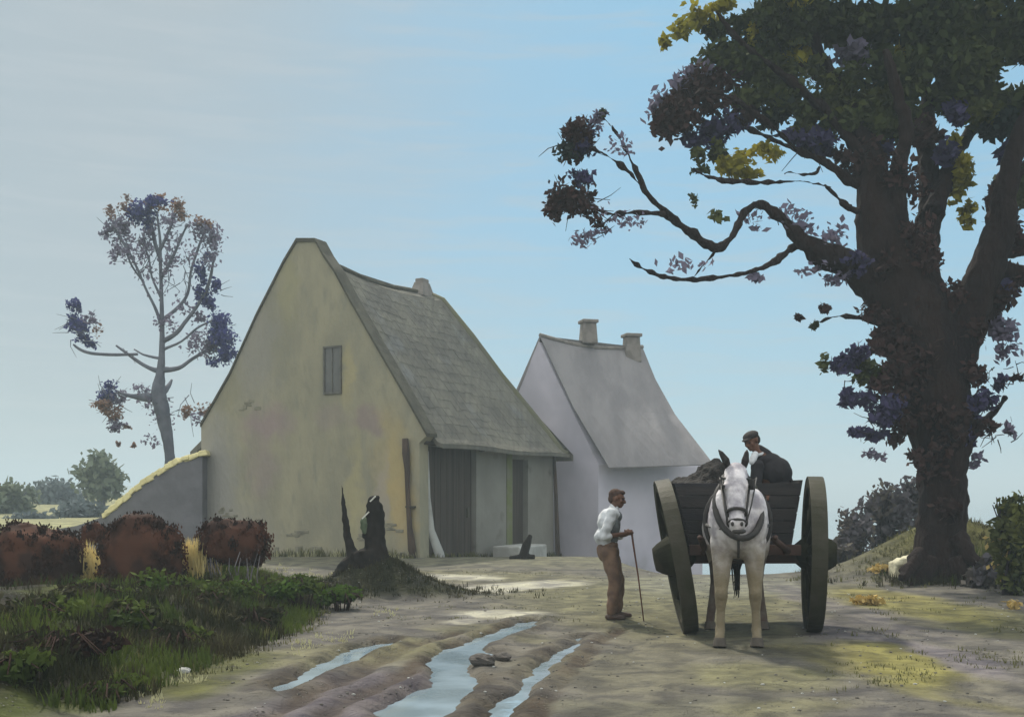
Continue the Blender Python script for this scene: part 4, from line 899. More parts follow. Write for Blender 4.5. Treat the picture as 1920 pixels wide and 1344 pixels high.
# ------------------------------------------------------------ copper bushes along the bank
def copper(px, py, rx, rz, Yd, label, n=3200, grp='copper bushes on the left bank'):
    c = P(px, py, Yd); zb_ = tz(c.x, Yd); o = root('copper_bush', (c.x, Yd, zb_), label, 'bush', grp); k = Yd/FP
    core = MB(); core.ball((0, 0, 0), (1, 1, 1), seg=30, rings=22, rough=.02); core.v = [(c.x+math.copysign(abs(a)**.72, a)*rx*k*.90, Yd+math.copysign(abs(b)**.8, b)*rx*k*.58, c.z+math.copysign(abs(d)**.78, d)*rz*k*(.92+.10*math.sin(a*5+px))) for a, b, d in core.v]
    core.build('inner_growth', M['copper'], o, smooth=True, disp=(.22, .30))
    l_ = MB()
    for i in range(int(n/13)):
        u = random.uniform(0, 2*math.pi); v = math.acos(random.uniform(-.8, 1)); nx_, ny_, nz_ = math.sin(v)*math.cos(u), math.sin(v)*math.sin(u), math.cos(v); q = random.uniform(.90, 1.03)
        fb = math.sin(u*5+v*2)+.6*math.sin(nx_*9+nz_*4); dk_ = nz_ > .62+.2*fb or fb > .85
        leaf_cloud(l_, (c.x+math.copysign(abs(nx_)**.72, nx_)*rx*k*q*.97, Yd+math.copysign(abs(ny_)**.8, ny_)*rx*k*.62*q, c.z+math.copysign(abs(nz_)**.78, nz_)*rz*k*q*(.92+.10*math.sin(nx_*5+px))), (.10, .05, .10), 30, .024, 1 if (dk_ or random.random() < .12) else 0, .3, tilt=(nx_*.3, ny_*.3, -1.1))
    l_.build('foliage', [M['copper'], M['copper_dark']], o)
    return o
copper(66, 1058, 93, 76, 15.2, 'copper-brown bush at the left edge, widest of the three on the bank', 4200)
copper(266, 1046, 81, 82, 15.0, 'middle copper-brown domed bush with dark furrows, between the other two')
nk = copper(176, 1002, 22, 20, 16.3, 'tiny dark copper bush tucked behind the left and middle ones', 500)
c3 = copper(438, 1018, 66, 46, 15.6, 'smallest copper bush, raised on bare grey stems beside the cottage gable', 2200)
stm = MB()
for i in range(16):
    x = 438+random.uniform(-58, 50); p = P(x, 1030+random.uniform(-10, 14), 15.4); g = P(x+(438-x)*.25+random.uniform(-14, 14), 1030, 15.2); g.z = tz(g.x, g.y)-.03
    mdp = (p+g)/2+Vector((random.uniform(-.06, .06), random.uniform(-.2, .1), 0)); stm.tube([p, mdp, g], [.006, .008, .011], 5)
stm.build('stem', M['twig_grey'], c3)
# ochre straw; its bright colour paints in sunlit ground between the bushes
def tuft(mb, x, y, h, n, m=0, sprd=.12, lean=.35, wd=.008):
    z = tz(x, y)-.02
    for i in range(n):
        a = random.uniform(0, 6.283); r_ = random.uniform(0, sprd); bx_, by_ = x+math.cos(a)*r_, y+math.sin(a)*r_; hh = h*random.uniform(.5, 1.15); l_ = random.uniform(.1, lean)*hh; b_ = random.uniform(0, 6.283)
        dx, dy = math.cos(b_)*l_, math.sin(b_)*l_; w_ = wd*random.uniform(.7, 1.3); px_, py_ = -math.sin(b_)*w_, math.cos(b_)*w_
        mb.add([(bx_-px_, by_-py_, z), (bx_+px_, by_+py_, z), (bx_+dx*.45+px_*.7, by_+dy*.45+py_*.7, z+hh*.6), (bx_+dx*.45-px_*.7, by_+dy*.45-py_*.7, z+hh*.6), (bx_+dx, by_+dy, z+hh)], [(0, 1, 2, 3), (3, 2, 4)], m)
M['straw'] = mat('sunlit_ochre_straw', (.78, .62, .26), (.62, .52, .24), sc=2, trans=.3, spec=.1)
def straw(px, w_, y0, label):
    x = (px-HX)*15.9/FP; o = MB(); n0 = root('sunlit_straw_clump', (x, 15.9, tz(x, 15.9)), label, 'straw')
    for i in range(380): tuft(o, x+random.gauss(0, w_*1.35), 15.5+random.uniform(-.2, .25), random.uniform(.28, .58), 9, 0, .10, .25, .012)
    ob = o.build('straw', M['straw'], n0); return n0
straw(170, .10, 0, 'patch of ochre straw coloured as sunlit ground between the left and middle copper bushes')
straw(372, .11, 0, 'patch of ochre straw coloured as sunlit ground between the middle and smallest copper bushes')

# green bushes / brambles on the bank
def bramble(px, py, rx, rz, Yd, kinds, label, n=1500, s=.042):
    c = P(px, py, Yd); g0 = tz(c.x, Yd); o = root('bramble', (c.x, Yd, g0), label, 'bramble', 'brambles on the left bank'); k = Yd/FP; l_ = MB()
    zc = max(c.z, g0+.05)
    for i in range(7):
        leaf_cloud(l_, (c.x+random.uniform(-.6, .6)*rx*k, Yd+random.uniform(-.3, .3), zc+random.uniform(-.4, .3)*rz*k), (rx*k*.55, rx*k*.5, rz*k*.6), n//7, s, random.choice(range(len(kinds))), .4)
    st_ = MB()
    for q in range(16):
        a = random.uniform(-1, 1); b_ = random.uniform(-.6, .6); st_.tube([(c.x+a*.1, Yd+b_*.2, g0-.03), (c.x+a*rx*k*.5, Yd+b_*.4, zc+rz*k*random.uniform(.2, .7)), (c.x+a*rx*k*1.05, Yd+b_*.7-.1, zc+rz*k*random.uniform(-.3, .4))], [.012, .009, .004], 4)
    st_.build('stem', M['copper_dark'], o)
    l_.build('foliage', kinds, o); return o
M['bgreen'] = mat('bright_bank_leaf', (.070, .125, .018), (.045, .075, .014), sc=1.4, trans=.25, spec=.1)
gk, dk = M['bgreen'], M['grass_dark']
for a in [(430,1120,66,40,14.2,[gk, M['grass']],'bright green bramble below the smallest copper bush'),(300,1135,58,48,13.2,[gk, M['grass'], dk],'green bramble below the middle copper bush'),(180,1165,60,36,12.4,[M['grass'], dk],'dull green bramble below the left copper bush'),
          (560,1100,60,28,14.6,[gk, M['grass']],'green bramble between the smallest copper bush and the tree stump'),(640,1118,46,26,15.2,[gk, dk],'green bramble at the left foot of the dark stump mound'),(470,1168,56,34,12.6,[dk],'dark bramble at the bottom of the bank under the bright green one'),
          (60,1215,90,50,10.6,[dk, M['grass']],'large dark bramble at the left edge of the bank'),(240,1210,70,44,11.0,[dk, M['grass'], dk],'dark bramble in the middle of the bank front'),(330,1225,60,34,10.9,[dk, M['grass']],'dark bramble at the right end of the bank front'),
          (110,1290,110,44,9.2,[dk, dk, M['copper_dark']],'brownish bramble in the bottom left corner'),(20,1330,80,40,8.3,[M['grass'], dk],'olive bramble at the very bottom left'),(200,1330,60,26,8.6,[M['grass'], dk],'low bramble by the bottom edge beside the lane'),(390,1150,44,34,13.0,[dk, M['grass']],'small dark bramble between the two green ones under the copper bushes')]:
    bramble(*a)

# grass (uncountable)
def grass_field(name, m, spots):
    mb = MB()
    for s_ in spots: tuft(mb, *s_)
    o = mb.build(name, m); tag(o, kind='stuff'); return o
sp1, sp2, sp3, sp4 = [], [], [], []
for i in range(2600):
    y = random.uniform(8, 18.5); x = float(bank_edge(y))-abs(random.gauss(0, 1.6))+random.uniform(-.1, .12)
    if x < -.52*y: continue
    g = float(fbm(np.array([x]), np.array([y]), 1.3, 3, 2)[0])
    (sp1 if g > 0 else sp2).append((x, y, random.uniform(.10, .22), 9, 0, .10, .7, .007))
for i in range(230):
    y = random.uniform(9.5, 17.5); x = float(bank_edge(y))+random.gauss(.05, .12); (sp3 if random.random() < .6 else sp2).append((x, y, random.uniform(.04, .10), 8, 0, .08, .8, .006))
for i in range(900):
    a = random.uniform(0, 6.28); q = abs(random.gauss(0, .62)); x, y = STX+.42+math.cos(a)*q*1.6, STY-.2+math.sin(a)*q; sp2.append((x, y, random.uniform(.05, .13), 8, 0, .10, .7, .007))
for i in range(140):     # pale tufts along the bank's top edge and lane rim
    px, py = random.choice([(540, 1065), (600, 1072), (520, 1060), (570, 1068), (560, 1190), (610, 1182), (730, 1135), (345, 1165), (280, 1290), (640, 1180), (590, 1188), (350, 1255)]); gx, gy = G(px+random.gauss(0, 16), py+random.gauss(0, 5), .1)
    sp4.append((gx, gy, random.uniform(.04, .09), 6, 0, .05, .6, .007))
for i in range(520):
    px, py = random.uniform(1550, 1920), random.uniform(1110, 1340); gx, gy = G(px, py)
    if float(fbm(np.array([gx]), np.array([gy]), 1.2, 3, 4)[0]) > .1: sp3.append((gx, gy, random.uniform(.03, .08), 7, 0, .09, .8, .006))
for i in range(500):
    x, y = random.gauss(8.6, 1.3), random.gauss(20.9, .8); sp3.append((x, y, random.uniform(.05, .14), 7, 0, .1, .8, .008)); 
    if random.random() < .5: sp2.append((x+.8, y-.2, random.uniform(.06, .16), 7, 0, .1, .8, .008))
for i in range(260):
    gx, gy = G(random.uniform(640, 1100), random.choice([1076, 1112, 1120, 1160, 1140])+random.gauss(0, 2)); sp3.append((gx, gy, random.uniform(.02, .06), 6, 0, .1, .8, .006))
for i in range(700):
    y = random.uniform(9, 18.5); x = float(bank_edge(y))-abs(random.gauss(.3, 1.1)); g = float(fbm(np.array([x+3]), np.array([y]), 2.1, 3, 6)[0])
    if g > .25: sp3.append((x, y, random.uniform(.10, .20), 9, 0, .08, .8, .009))
for i in range(420):
    a = random.uniform(0, 6.28); q = abs(random.gauss(0, .5)); sp2.append((8.1+math.cos(a)*q*1.4, 19.6+math.sin(a)*q*.5, random.uniform(.10, .26), 8, 0, .1, .8, .010))
    if i % 2: sp1.append((8.9+math.cos(a)*q*1.2, 20.0+math.sin(a)*q*.8, random.uniform(.10, .30), 8, 0, .1, .8, .010))
for i in range(150):
    t_ = random.uniform(0, 7.2); p_ = CC+d_g*t_-d_r*random.uniform(.05, .4); (sp3 if i % 3 else sp4).append((p_.x, p_.y, random.uniform(.10, .30), 9, 0, .15, .6, .014))
for i in range(80):
    p_ = sp(random.uniform(.3, 8.5), 0, random.uniform(.05, .4)); (sp3 if i % 3 else sp2).append((p_.x, p_.y, random.uniform(.08, .22), 9, 0, .15, .6, .014))
grass_field('grass', M['grass'], sp1); grass_field('dark_grass', M['grass_dark'], sp2); grass_field('olive_grass', M['grass_olive'], sp3); grass_field('pale_grass', M['grass_pale'], sp4)

# ------------------------------------------------------------ stump
sy = STY-.25
stump = root('tree_stump', (STX, sy, tz(STX, sy)), 'dark forked tree stump with two upright spikes on a small mound before the cottage', 'tree stump')
mb = MB(); 
for pl in ([(700,1110,70),(698,1080,50),(694,1055,40),(690,1030,34)], [(706,1060,26),(704,1020,21),(703,985,19),(703,955,18),(700,940,12),(712,930,3)], [(672,1060,22),(660,1036,12),(653,1010,8),(648,975,7),(644,945,5),(641,908,1)],
           [(665,1050,16),(685,1040,12),(698,1030,14)], [(640,1090,24),(660,1065,26),(690,1045,22)], [(688,1010,10),(690,998,10),(700,990,10)], [(730,1095,34),(722,1060,18),(714,1030,10)]):
    p_, r_ = path(pl, sy); p_, r_ = smooth_path(p_, r_, 3); mb.tube(p_, r_, 12, 0, .05, flat=.85)
blob(mb, 'trunk', M['stump'], stump, vox=.022, smooth=2, fold=.035, fsc=.10)
mb = MB(); 
for i in range(6): mb.ball(P(688+random.uniform(-5, 6), 985+random.uniform(-10, 12), sy-.02), .07+random.uniform(0, .03), seg=9, rings=7, rough=.1)
blob(mb, 'moss_cushion', M['moss'], stump, vox=.015)
mb = MB(); mb.bar(P(679, 972, sy-.16), P(692, 959, sy-.16), .022, .02); mb.build('pale_splinter', M['cutwood'], stump); mb = MB(); mb.bar(P(694, 940, sy-.10), P(704, 930, sy-.12), .025, .02); mb.build('pale_splinter', M['cutwood'], stump)  # near-white bars; the lower one paints in the highlight in the fork
# low dark crooked log by the cottage wall
p = P(985, 1058, 27.5); p.z = tz(p.x, p.y); lg = root('wood_block', tuple(p), 'small dark chopping block with a crooked branch by the cottage side wall', 'wood block')
mb = MB(); mb.tube([p+Vector((-.42, 0, .03)), p+Vector((0, 0, .05)), p+Vector((.25, 0, .05))], [.05, .09, .06], 8, rough=.1); mb.tube([p+Vector((-.08, 0, 0)), p+Vector((.03, 0, .35)), p+Vector((.14, 0, .62))], [.13, .11, .05], 8, rough=.1); blob(mb, 'block', M['stump'], lg, vox=.02)
# cream rock and orange bracken at the foot of the big tree
c = P(1708, 1010, 19.6); g0 = tz(c.x, 20.2); rk = root('rock', (c.x, 20.2, g0), 'cream rock slab leaning beside the left foot of the big trunk', 'rock')
mb = MB()
for px, py, rr, hh in ((1726, 978, .16, .16), (1712, 1000, .26, .15), (1696, 1018, .30, .13), (1706, 1034, .24, .16), (1684, 1034, .2, .1)):
    p = P(px, py, 20.1); p.z = min(p.z, tz(p.x, 20.1)+.30); mb.box(p, (rr, .35, hh), mat=Matrix.Rotation(R(random.uniform(-42, -28)), 3, 'Y')@Matrix.Rotation(R(random.uniform(-20, 20)), 3, 'Z'), taper=(.8, .8))
    mb.box(Vector((p.x, p.y+.1, p.z-.3)), (rr*.8, .4, .6))
blob(mb, 'slab', M['rock'], rk, vox=.03, smooth=1)
for px, py, rx, lab in ((1625, 1133, 34, 'orange bracken patch on the verge in front of the big trunk'), (1662, 1052, 34, 'orange bracken patch on the slope left of the big trunk'), (1900, 1142, 14, 'tiny orange bracken sprig under the green bush at the right edge')):
    Yb = G(px, py)[1] if py > 1100 else 20.6; c = P(px, py, Yb); g0 = tz(c.x, Yb); br_ = root('bracken', (c.x, Yb, g0), lab, 'bracken')
    l_ = MB(); leaf_cloud(l_, (c.x, Yb, g0+.05), (rx*Yb/FP, .3, .09), 260 if rx > 20 else 50, .055, 0, .2); l_.build('frond', M['orangeleaf'], br_)
# loose gravel in the lane (uncountable) and dry leaves under the tree
mb = MB()
for i in range(1700):
    px, py = random.uniform(380, 1900), 930+3240/random.uniform(8.0, 24); gx, gy = G(px, py); f_ = float(fbm(np.array([gx]), np.array([gy]), 1.1, 3, 1)[0])
    if f_ < -.1 or gx < float(bank_edge(gy)) or min(float(poly_sd(np.array([gx]), np.array([gy]), p)[0]) for p in PUDG) < .02: continue
    q = random.uniform(.005, .015); mb.ball((gx, gy, tz(gx, gy)+q*.2), (q*1.3, q, q*.7), m=random.choice((0, 0, 0, 0, 1)), seg=5, rings=4, rough=.25)
gv = mb.build('gravel', [M['gravel_stone'], M['palestone']]); tag(gv, kind='stuff')
# stones in the lane
def stone(px, py, r_, m, lab):
    x, y = G(px, py); z = tz(x, y); mb = MB(); mb.ball((x, y, z+r_*.25), (r_, r_*.8, r_*.5), seg=10, rings=7, rough=.15); o = mb.build('stone', M[m], None, smooth=False, bevel=0); tag(o, lab, 'stone')
stone(345, 1262, .065, 'palestone', 'pale stone on the grassy verge near the foot of the bank')
stone(905, 1250, .13, 'darkstone', 'dark clod beside the widest puddle')
stone(940, 1238, .10, 'darkstone', 'smaller dark clod to the right of the big clod beside the widest puddle')

# ------------------------------------------------------------ horse
def cap(mb, pts, rad, seg=14):
    for i in range(len(pts)-1): mb.cone(pts[i], pts[i+1], rad[i], rad[i+1], seg=seg)
    for p_, r_ in zip(pts, rad): mb.ball(p_, r_*.995, seg=seg, rings=10)
hx, hy = 2.45, 11.55; hz = tz(hx, 12)
horse = root('horse', (2.55, 12.1, hz), 'white horse in black harness standing between the shafts, facing the viewer', 'horse')
def H(x, y, z):   # x right, y back from the chest, z up; body turned slightly
    a = -.10; return Vector((hx+x*math.cos(a)-y*math.sin(a)*-1*-1*-1, hy+y*math.cos(a), hz+z))
def H(x, y, z): return Vector((hx+x+y*.20, hy+y, hz+z))
mb = MB()
# trunk
mb.ball(H(0, .12, 1.34), (.315, .34, .39), seg=20, rings=14); mb.ball(H(0, .55, 1.33), (.335, .50, .38), seg=20, rings=14); mb.ball(H(0, 1.0, 1.33), (.35, .5, .39), seg=20, rings=14); mb.ball(H(0, 1.42, 1.40), (.325, .40, .38), seg=20, rings=14)
mb.ball(H(-.17, .02, 1.40), (.15, .19, .33), seg=14, rings=10); mb.ball(H(.17, .02, 1.40), (.15, .19, .33), seg=14, rings=10); mb.ball(H(0, .35, 1.66), (.13, .38, .14), seg=14, rings=10)
mb.ball(H(0, -.10, 1.30), (.20, .14, .26), seg=16, rings=12); mb.ball(H(-.15, .02, 1.14), (.13, .13, .22)); mb.ball(H(.15, .02, 1.14), (.13, .13, .22))
# neck and head
cap(mb, [H(0, .12, 1.50), H(-.01, -.06, 1.66), H(-.02, -.22, 1.80), H(-.03, -.30, 1.86)], [.24, .19, .145, .12], 16)
hd_ = [H(-.03, -.34, 1.875), H(-.03, -.44, 1.77), H(-.03, -.54, 1.62), H(-.025, -.61, 1.47), H(-.02, -.65, 1.36)]
cap(mb, hd_, [.125, .125, .098, .080, .082], 14)
mb.ball(H(-.03, -.45, 1.74), (.13, .12, .15)); mb.ball(H(-.03, -.48, 1.80), (.105, .07, .09)); mb.ball(H(-.02, -.66, 1.33), (.085, .085, .07)); mb.ball(H(-.02, -.60, 1.31), (.06, .07, .05))
for s_ in (-1, 1): mb.ball(H(-.03+s_*.105, -.50, 1.74), (.035, .05, .04)); mb.ball(H(-.02+s_*.045, -.715, 1.37), (.035, .03, .04))
# legs: fore (near, straight with knee), hind (with hock)
def leg(pts, rad): cap(mb, pts, rad, 12)
for s_, fx in ((-1, -.02), (1, .02)):
    X_ = s_*.165
    leg([H(X_, .05, 1.15), H(X_+fx*.5, .03, .92), H(X_+fx, -.01, .62), H(X_+fx, .0, .56), H(X_+fx*1.3, .02, .40), H(X_+fx*1.6, .02, .20), H(X_+fx*1.8, -.03, .11)], [.145, .108, .072, .074, .050, .052, .056])
    mb.ball(H(X_+fx, -.03, .60), (.074, .07, .085)); mb.ball(H(X_+fx*1.6, .03, .19), (.062, .065, .055))
    for (Yh, off) in ((1.50, s_*.075),):
        X2 = s_*.19
        leg([H(X2, 1.42, 1.25), H(X2+off*.4, 1.25, 1.02), H(X2+off*.5, 1.36, .80), H(X2+off*.8, 1.58, .60), H(X2+off*1.3, 1.56, .40), H(X2+off*1.7, 1.54, .20), H(X2+off*1.8, 1.47, .11)], [.24, .17, .11, .075, .056, .055, .056])
        mb.ball(H(X2+off*.8, 1.60, .62), (.06, .07, .09))
body = blob(mb, 'body', [M['coat'], M['horseleg']], horse, vox=.016, smooth=7)
# hind shanks in the darker muddy colour
mx_ = np.empty(len(body.data.polygons)*3); body.data.polygons.foreach_get('center', mx_); mx_ = mx_.reshape(-1, 3)
Wy = mx_[:, 1]+horse.location.y-hy; Wz = mx_[:, 2]
body.data.polygons.foreach_set('material_index', ((Wy > .85) & (Wz < .88+.05*np.sin(mx_[:, 0]*40))).astype(int))
for s_ in (-1, 1):
    hf = MB(); X_ = s_*.165+s_*.036; hf.tube([H(X_, -.05, .115), H(X_, -.07, .02)], [.060, .078], 14); hf.build('hoof', M['hoof'], horse, smooth=False, bevel=.008)
    hf = MB(); X2 = s_*.19+s_*.135; hf.tube([H(X2, 1.45, .115), H(X2, 1.43, .02)], [.060, .074], 14); hf.build('hoof', M['hoof'], horse, bevel=.008)
    ea = MB(); b0 = H(-.03+s_*.085, -.34, 1.955); dx = -.045 if s_ < 0 else .015
    cap(ea, [b0, b0+Vector((dx*.6, -.03, .06)), b0+Vector((dx*1.6, -.02, .135)), b0+Vector((dx*2.2, 0, .175))], [.035, .042, .026, .006], 10); blob(ea, 'ear', M['darkhair'], horse, vox=.008)
    ey = MB(); ey.ball(H(-.03+s_*.128, -.515, 1.74), (.018, .024, .022)); ey.build('eye', M['eye'], horse, smooth=True)
    ns = MB(); ns.ball(H(-.02+s_*.048, -.742, 1.36), (.017, .012, .024)); ns.build('nostril', M['leather'], horse, smooth=True)
mn = MB(); 
for i in range(90):
    t = random.random(); b_ = H(-.02, -.24, 1.93).lerp(H(0, .40, 1.80), t); sd_ = random.choice((-1, 1, 1)); b_ = b_+Vector((random.uniform(-.02, .02), 0, 0)); l_ = random.uniform(.12, .26)
    mn.tube([b_, b_+Vector((sd_*.08, 0, .01)), b_+Vector((sd_*.13, random.uniform(-.03, .03), -l_))], [.014, .014, .004], 5)
for i in range(16):
    b_ = H(-.03+random.uniform(-.03, .03), -.40, 1.94); mn.tube([b_, b_+Vector((random.uniform(-.03, .03), -.06, -.05)), b_+Vector((random.uniform(-.05, .05), -.10, -.16))], [.012, .010, .003], 5)
blob(mn, 'mane', M['darkhair'], horse, vox=.012, smooth=1)
tl = MB()
for i in range(26): tl.tube([H(random.uniform(-.03, .03), 1.78, 1.50), H(random.uniform(-.06, .06), 1.92, 1.30), H(random.uniform(-.07, .07), 1.92, .80), H(random.uniform(-.05, .05), 1.90, random.uniform(.35, .6))], [.02, .022, .014, .004], 5)
tl.build('tail', M['darkhair'], horse, smooth=True)
# bridle
bd = MB()
def ring(mb_, c, ax_, rx, ry, r_, n=22, m=0, a0=0, a1=2*math.pi, up=None):
    ax_ = Vector(ax_).normalized(); u = (Vector(up) if up else Vector((1, 0, 0))); u = (u-ax_*u.dot(ax_)).normalized(); v = ax_.cross(u)
    p_ = [Vector(c)+u*math.cos(a0+(a1-a0)*i/n)*rx+v*math.sin(a0+(a1-a0)*i/n)*ry for i in range(n+1)]; mb_.tube(p_, r_, 6, m)
hdir = (hd_[3]-hd_[1]).normalized()
ring(bd, hd_[3]+Vector((0, -.005, 0)), hdir, .098, .098, .017); ring(bd, hd_[0].lerp(hd_[1], .35), (0, -.2, 1), .14, .14, .014)
ring(bd, hd_[4]+Vector((0, .0, .0)), hdir, .098, .096, .012)
for s_ in (-1, 1):
    bd.tube([H(-.03+s_*.12, -.36, 1.87), H(-.03+s_*.138, -.46, 1.72), H(-.025+s_*.105, -.58, 1.50), H(-.02+s_*.10, -.64, 1.36)], .012, 6)
bd.build('bridle', M['leather'], horse, smooth=True)
for s_ in (-1, 1):
    bl = MB(); bl.box(H(-.03+s_*.165, -.52, 1.76), (.012, .13, .11), mat=Matrix.Rotation(s_*R(12), 3, 'Z')); bl.build('blinker', M['leather'], horse, bevel=.004)
ns = MB(); ns.ball(H(.0, -.70, 1.285), (.072, .042, .030), seg=14, rings=9); ns.build('muzzle', M['leather'], horse, smooth=True)
# breast strap and belly band
bs = MB()
for s_ in (-1, 1): bs.tube([H(0, -.235, 1.27), H(s_*.16, -.17, 1.29), H(s_*.30, .0, 1.31), H(s_*.345, .3, 1.32), H(s_*.36, .6, 1.32)], .018, 7, flat=.5)
bs.tube([H(0, -.235, 1.27), H(0, -.20, 1.05), H(0, -.02, .98)], .014, 6)
bs.build('breast_strap', M['leather'], horse, smooth=True)
# collar and saddle pad
cl = MB(); ring(cl, H(0, -.085, 1.51), (0, -1, .62), .245, .37, .036, 28); co_ = cl.build('collar', M['leather'], horse, smooth=True)
hm = MB()
for s_ in (-1, 1): hm.tube([H(s_*.06, .14, 1.90), H(s_*.17, .06, 1.78), H(s_*.27, -.0, 1.55), H(s_*.27, -.03, 1.35), H(s_*.12, -.14, 1.18)], .018, 7)
hm.build('hames', M['iron'], co_, smooth=True)
sd2 = MB(); ring(sd2, H(0, .62, 1.35), (.2, 1, 0), .365, .42, .03, 28); sd2.box(H(0, .62, 1.77), (.26, .22, .07)); sd2.build('saddle_pad', M['leather'], horse, smooth=True, bevel=.01)

# ------------------------------------------------------------ cart
CX, CY = 2.90, 13.35; wr_ = .965; zc_ = tz(CX, CY)+wr_+.005
cart = root('cart', (CX, CY, zc_-wr_), 'dark two-wheeled farm cart with tall olive wheels behind the white horse', 'cart')
def wheel(cx, lean, yaw, hubout):
    o = MB(); Mx = Matrix.Rotation(yaw, 3, 'Z')@Matrix.Rotation(lean, 3, 'Y'); c = Vector((cx, CY, tz(cx, CY)+wr_*math.cos(lean)))
    def W(a, r_, x): return c+Mx@Vector((x, math.cos(a)*r_, math.sin(a)*r_))
    def hoop(r0, r1, x0, x1, n=56):
        vv, ff = [], []
        for i in range(n):
            a = 2*math.pi*i/n
            for r_, x in ((r0, x0), (r1, x0), (r1, x1), (r0, x1)): vv.append(W(a, r_, x))
        for i in range(n):
            for k in range(4): ff.append((i*4+k, i*4+(k+1) % 4, ((i+1) % n)*4+(k+1) % 4, ((i+1) % n)*4+k))
        return vv, ff
    s_ = hubout
    rim = MB(); rim.add(*hoop(.83, .945, -.085, .085)); rimo = rim.build('rim', M['wheelwood'], cart, bevel=.008)
    ty = MB(); ty.add(*hoop(.946, .968, -.092, .092)); ty.build('tyre', M['iron'], rimo, bevel=.004)
    hb = MB(); hb.tube([W(0, 0, s_*-.24), W(0, 0, s_*-.17), W(0, 0, s_*-.06), W(0, 0, s_*.06), W(0, 0, s_*.20), W(0, 0, s_*.27), W(0, 0, s_*.275)], [.11, .17, .25, .26, .19, .14, .07], 20)
    hb.build('hub', M['wheelwood'], rimo, smooth=False, bevel=.006)
    for k in range(12):
        a = 2*math.pi*(k+.5)/12; sk = MB(); p0, p1 = W(a, .12, s_*-.03), W(a, .84, 0); sk.tube([p0, p0.lerp(p1, .5), p1], [.085, .050, .048], 8); sk.build('spoke', M['wheelwood'], rimo, smooth=True)
    return rimo
wheel(2.045, R(-10.5), R(-4.5), -1)
wheel(3.775, R(0.8), R(-11.5), 1)
ax_ = MB(); ax_.box((CX, CY, zc_-.02), (1.62, .16, .14)); ax_.build('axle', M['axlewood'], cart, bevel=.01)
f0, f1 = 13.12, 14.9; zb0 = zc_+.07
fl = MB(); fl.box((CX-.01, (f0+f1)/2, zb0+.03), (1.34, f1-f0, .06)); fl.build('floor', M['axlewood'], cart, bevel=.006)
xb = MB(); xb.box((CX-.05, f0-.06, zb0+.02), (1.36, .10, .13)); xb.build('front_beam', M['axlewood'], cart, bevel=.01)
def board(xb_, xt_, zt_, name='side_board'):
    b_ = MB(); n = 4
    for k in range(n):
        t0_, t1_ = k/n, (k+1)/n-.012; a = Vector((xb_+(xt_-xb_)*t0_, 0, zb0+.07+(zt_-zb0-.07)*t0_)); c_ = Vector((xb_+(xt_-xb_)*t1_, 0, zb0+.07+(zt_-zb0-.07)*t1_))
        vv = [(a.x-.02, f0, a.z), (a.x+.02, f0, a.z), (c_.x+.02, f0, c_.z), (c_.x-.02, f0, c_.z), (a.x-.02, f1, a.z), (a.x+.02, f1, a.z), (c_.x+.02, f1, c_.z), (c_.x-.02, f1, c_.z)]
        b_.add(vv, [(0, 1, 2, 3), (7, 6, 5, 4), (0, 4, 5, 1), (1, 5, 6, 2), (2, 6, 7, 3), (3, 7, 4, 0)])
    b_.build(name, M['cartwood'], cart, bevel=.004)
zt = 1.79
board(2.20, 1.985, zt); board(3.42, 3.56, zt+.04)
fb = MB()
for k in range(5):
    t0_, t1_ = k/5, (k+1)/5-.012
    def lr(t): return (2.20+(1.985-2.20)*t, 3.42+(3.56-3.42)*t, zb0+.07+(zt-zb0-.07)*t)
    a = lr(t0_); c_ = lr(t1_); vv = [(a[0], f0-.02, a[2]), (a[1], f0-.02, a[2]), (c_[1], f0-.02, c_[2]), (c_[0], f0-.02, c_[2]), (a[0], f0+.02, a[2]), (a[1], f0+.02, a[2]), (c_[1], f0+.02, c_[2]), (c_[0], f0+.02, c_[2])]
    fb.add(vv, [(0, 1, 2, 3), (7, 6, 5, 4), (0, 4, 5, 1), (1, 5, 6, 2), (2, 6, 7, 3), (3, 7, 4, 0)])
fb.build('front_board', M['cartwood'], cart, bevel=.004)
tb = MB(); tb.box((2.79, f1+.0, (zb0+zt)/2), (1.28, .04, zt-zb0-.1)); tb.build('tail_board', M['cartwood'], cart, bevel=.004)
for s_ in (-1, 1):
    sh = MB(); xm = .43*s_; sh.tube([(CX-.06+s_*.50, f0+.2, zb0-.02), (CX-.06+s_*.50, f0-.2, zb0+.02), H(xm*.98, .9, 1.14), H(xm, .55, 1.17), H(xm*.96, .40, 1.18)], [.042, .042, .038, .03, .02], 10); sh.build('shaft', M['axlewood'], cart, smooth=True)
# load of turf heaped in the cart
ld_ = root('turf_load', (2.6, 13.9, zb0+.06), 'heap of dark turf filling the cart and rising towards the horse', 'load')
mb = MB(); mb.ball((2.75, 14.0, 1.45), (.62, .72, .42), seg=24, rings=14, rough=.05); mb.ball((2.55, 13.85, 1.62), (.42, .55, .34), seg=18, rings=12, rough=.06); mb.ball((2.62, 13.75, 1.85), (.24, .4, .22), seg=18, rings=12, rough=.08); mb.ball((2.25, 14.0, 1.62), (.24, .6, .24), seg=14, rings=12, rough=.08)
for i in range(90):
    a = random.uniform(0, 6.28); q = random.random()**.5; x = 2.68+math.cos(a)*q*.5; y = 13.9+math.sin(a)*q*.6; z = 1.70+.30*(1-q*q)*(1-abs(x-2.58))
    mb.box((x, y, z), (.17, .09, .08), mat=Matrix.Rotation(random.uniform(0, 3), 3, 'Z')@Matrix.Rotation(random.uniform(-.6, .6), 3, 'Y'))
blob(mb, 'turf', M['turf'], ld_, vox=.03, smooth=1, fold=.10, fsc=.10)

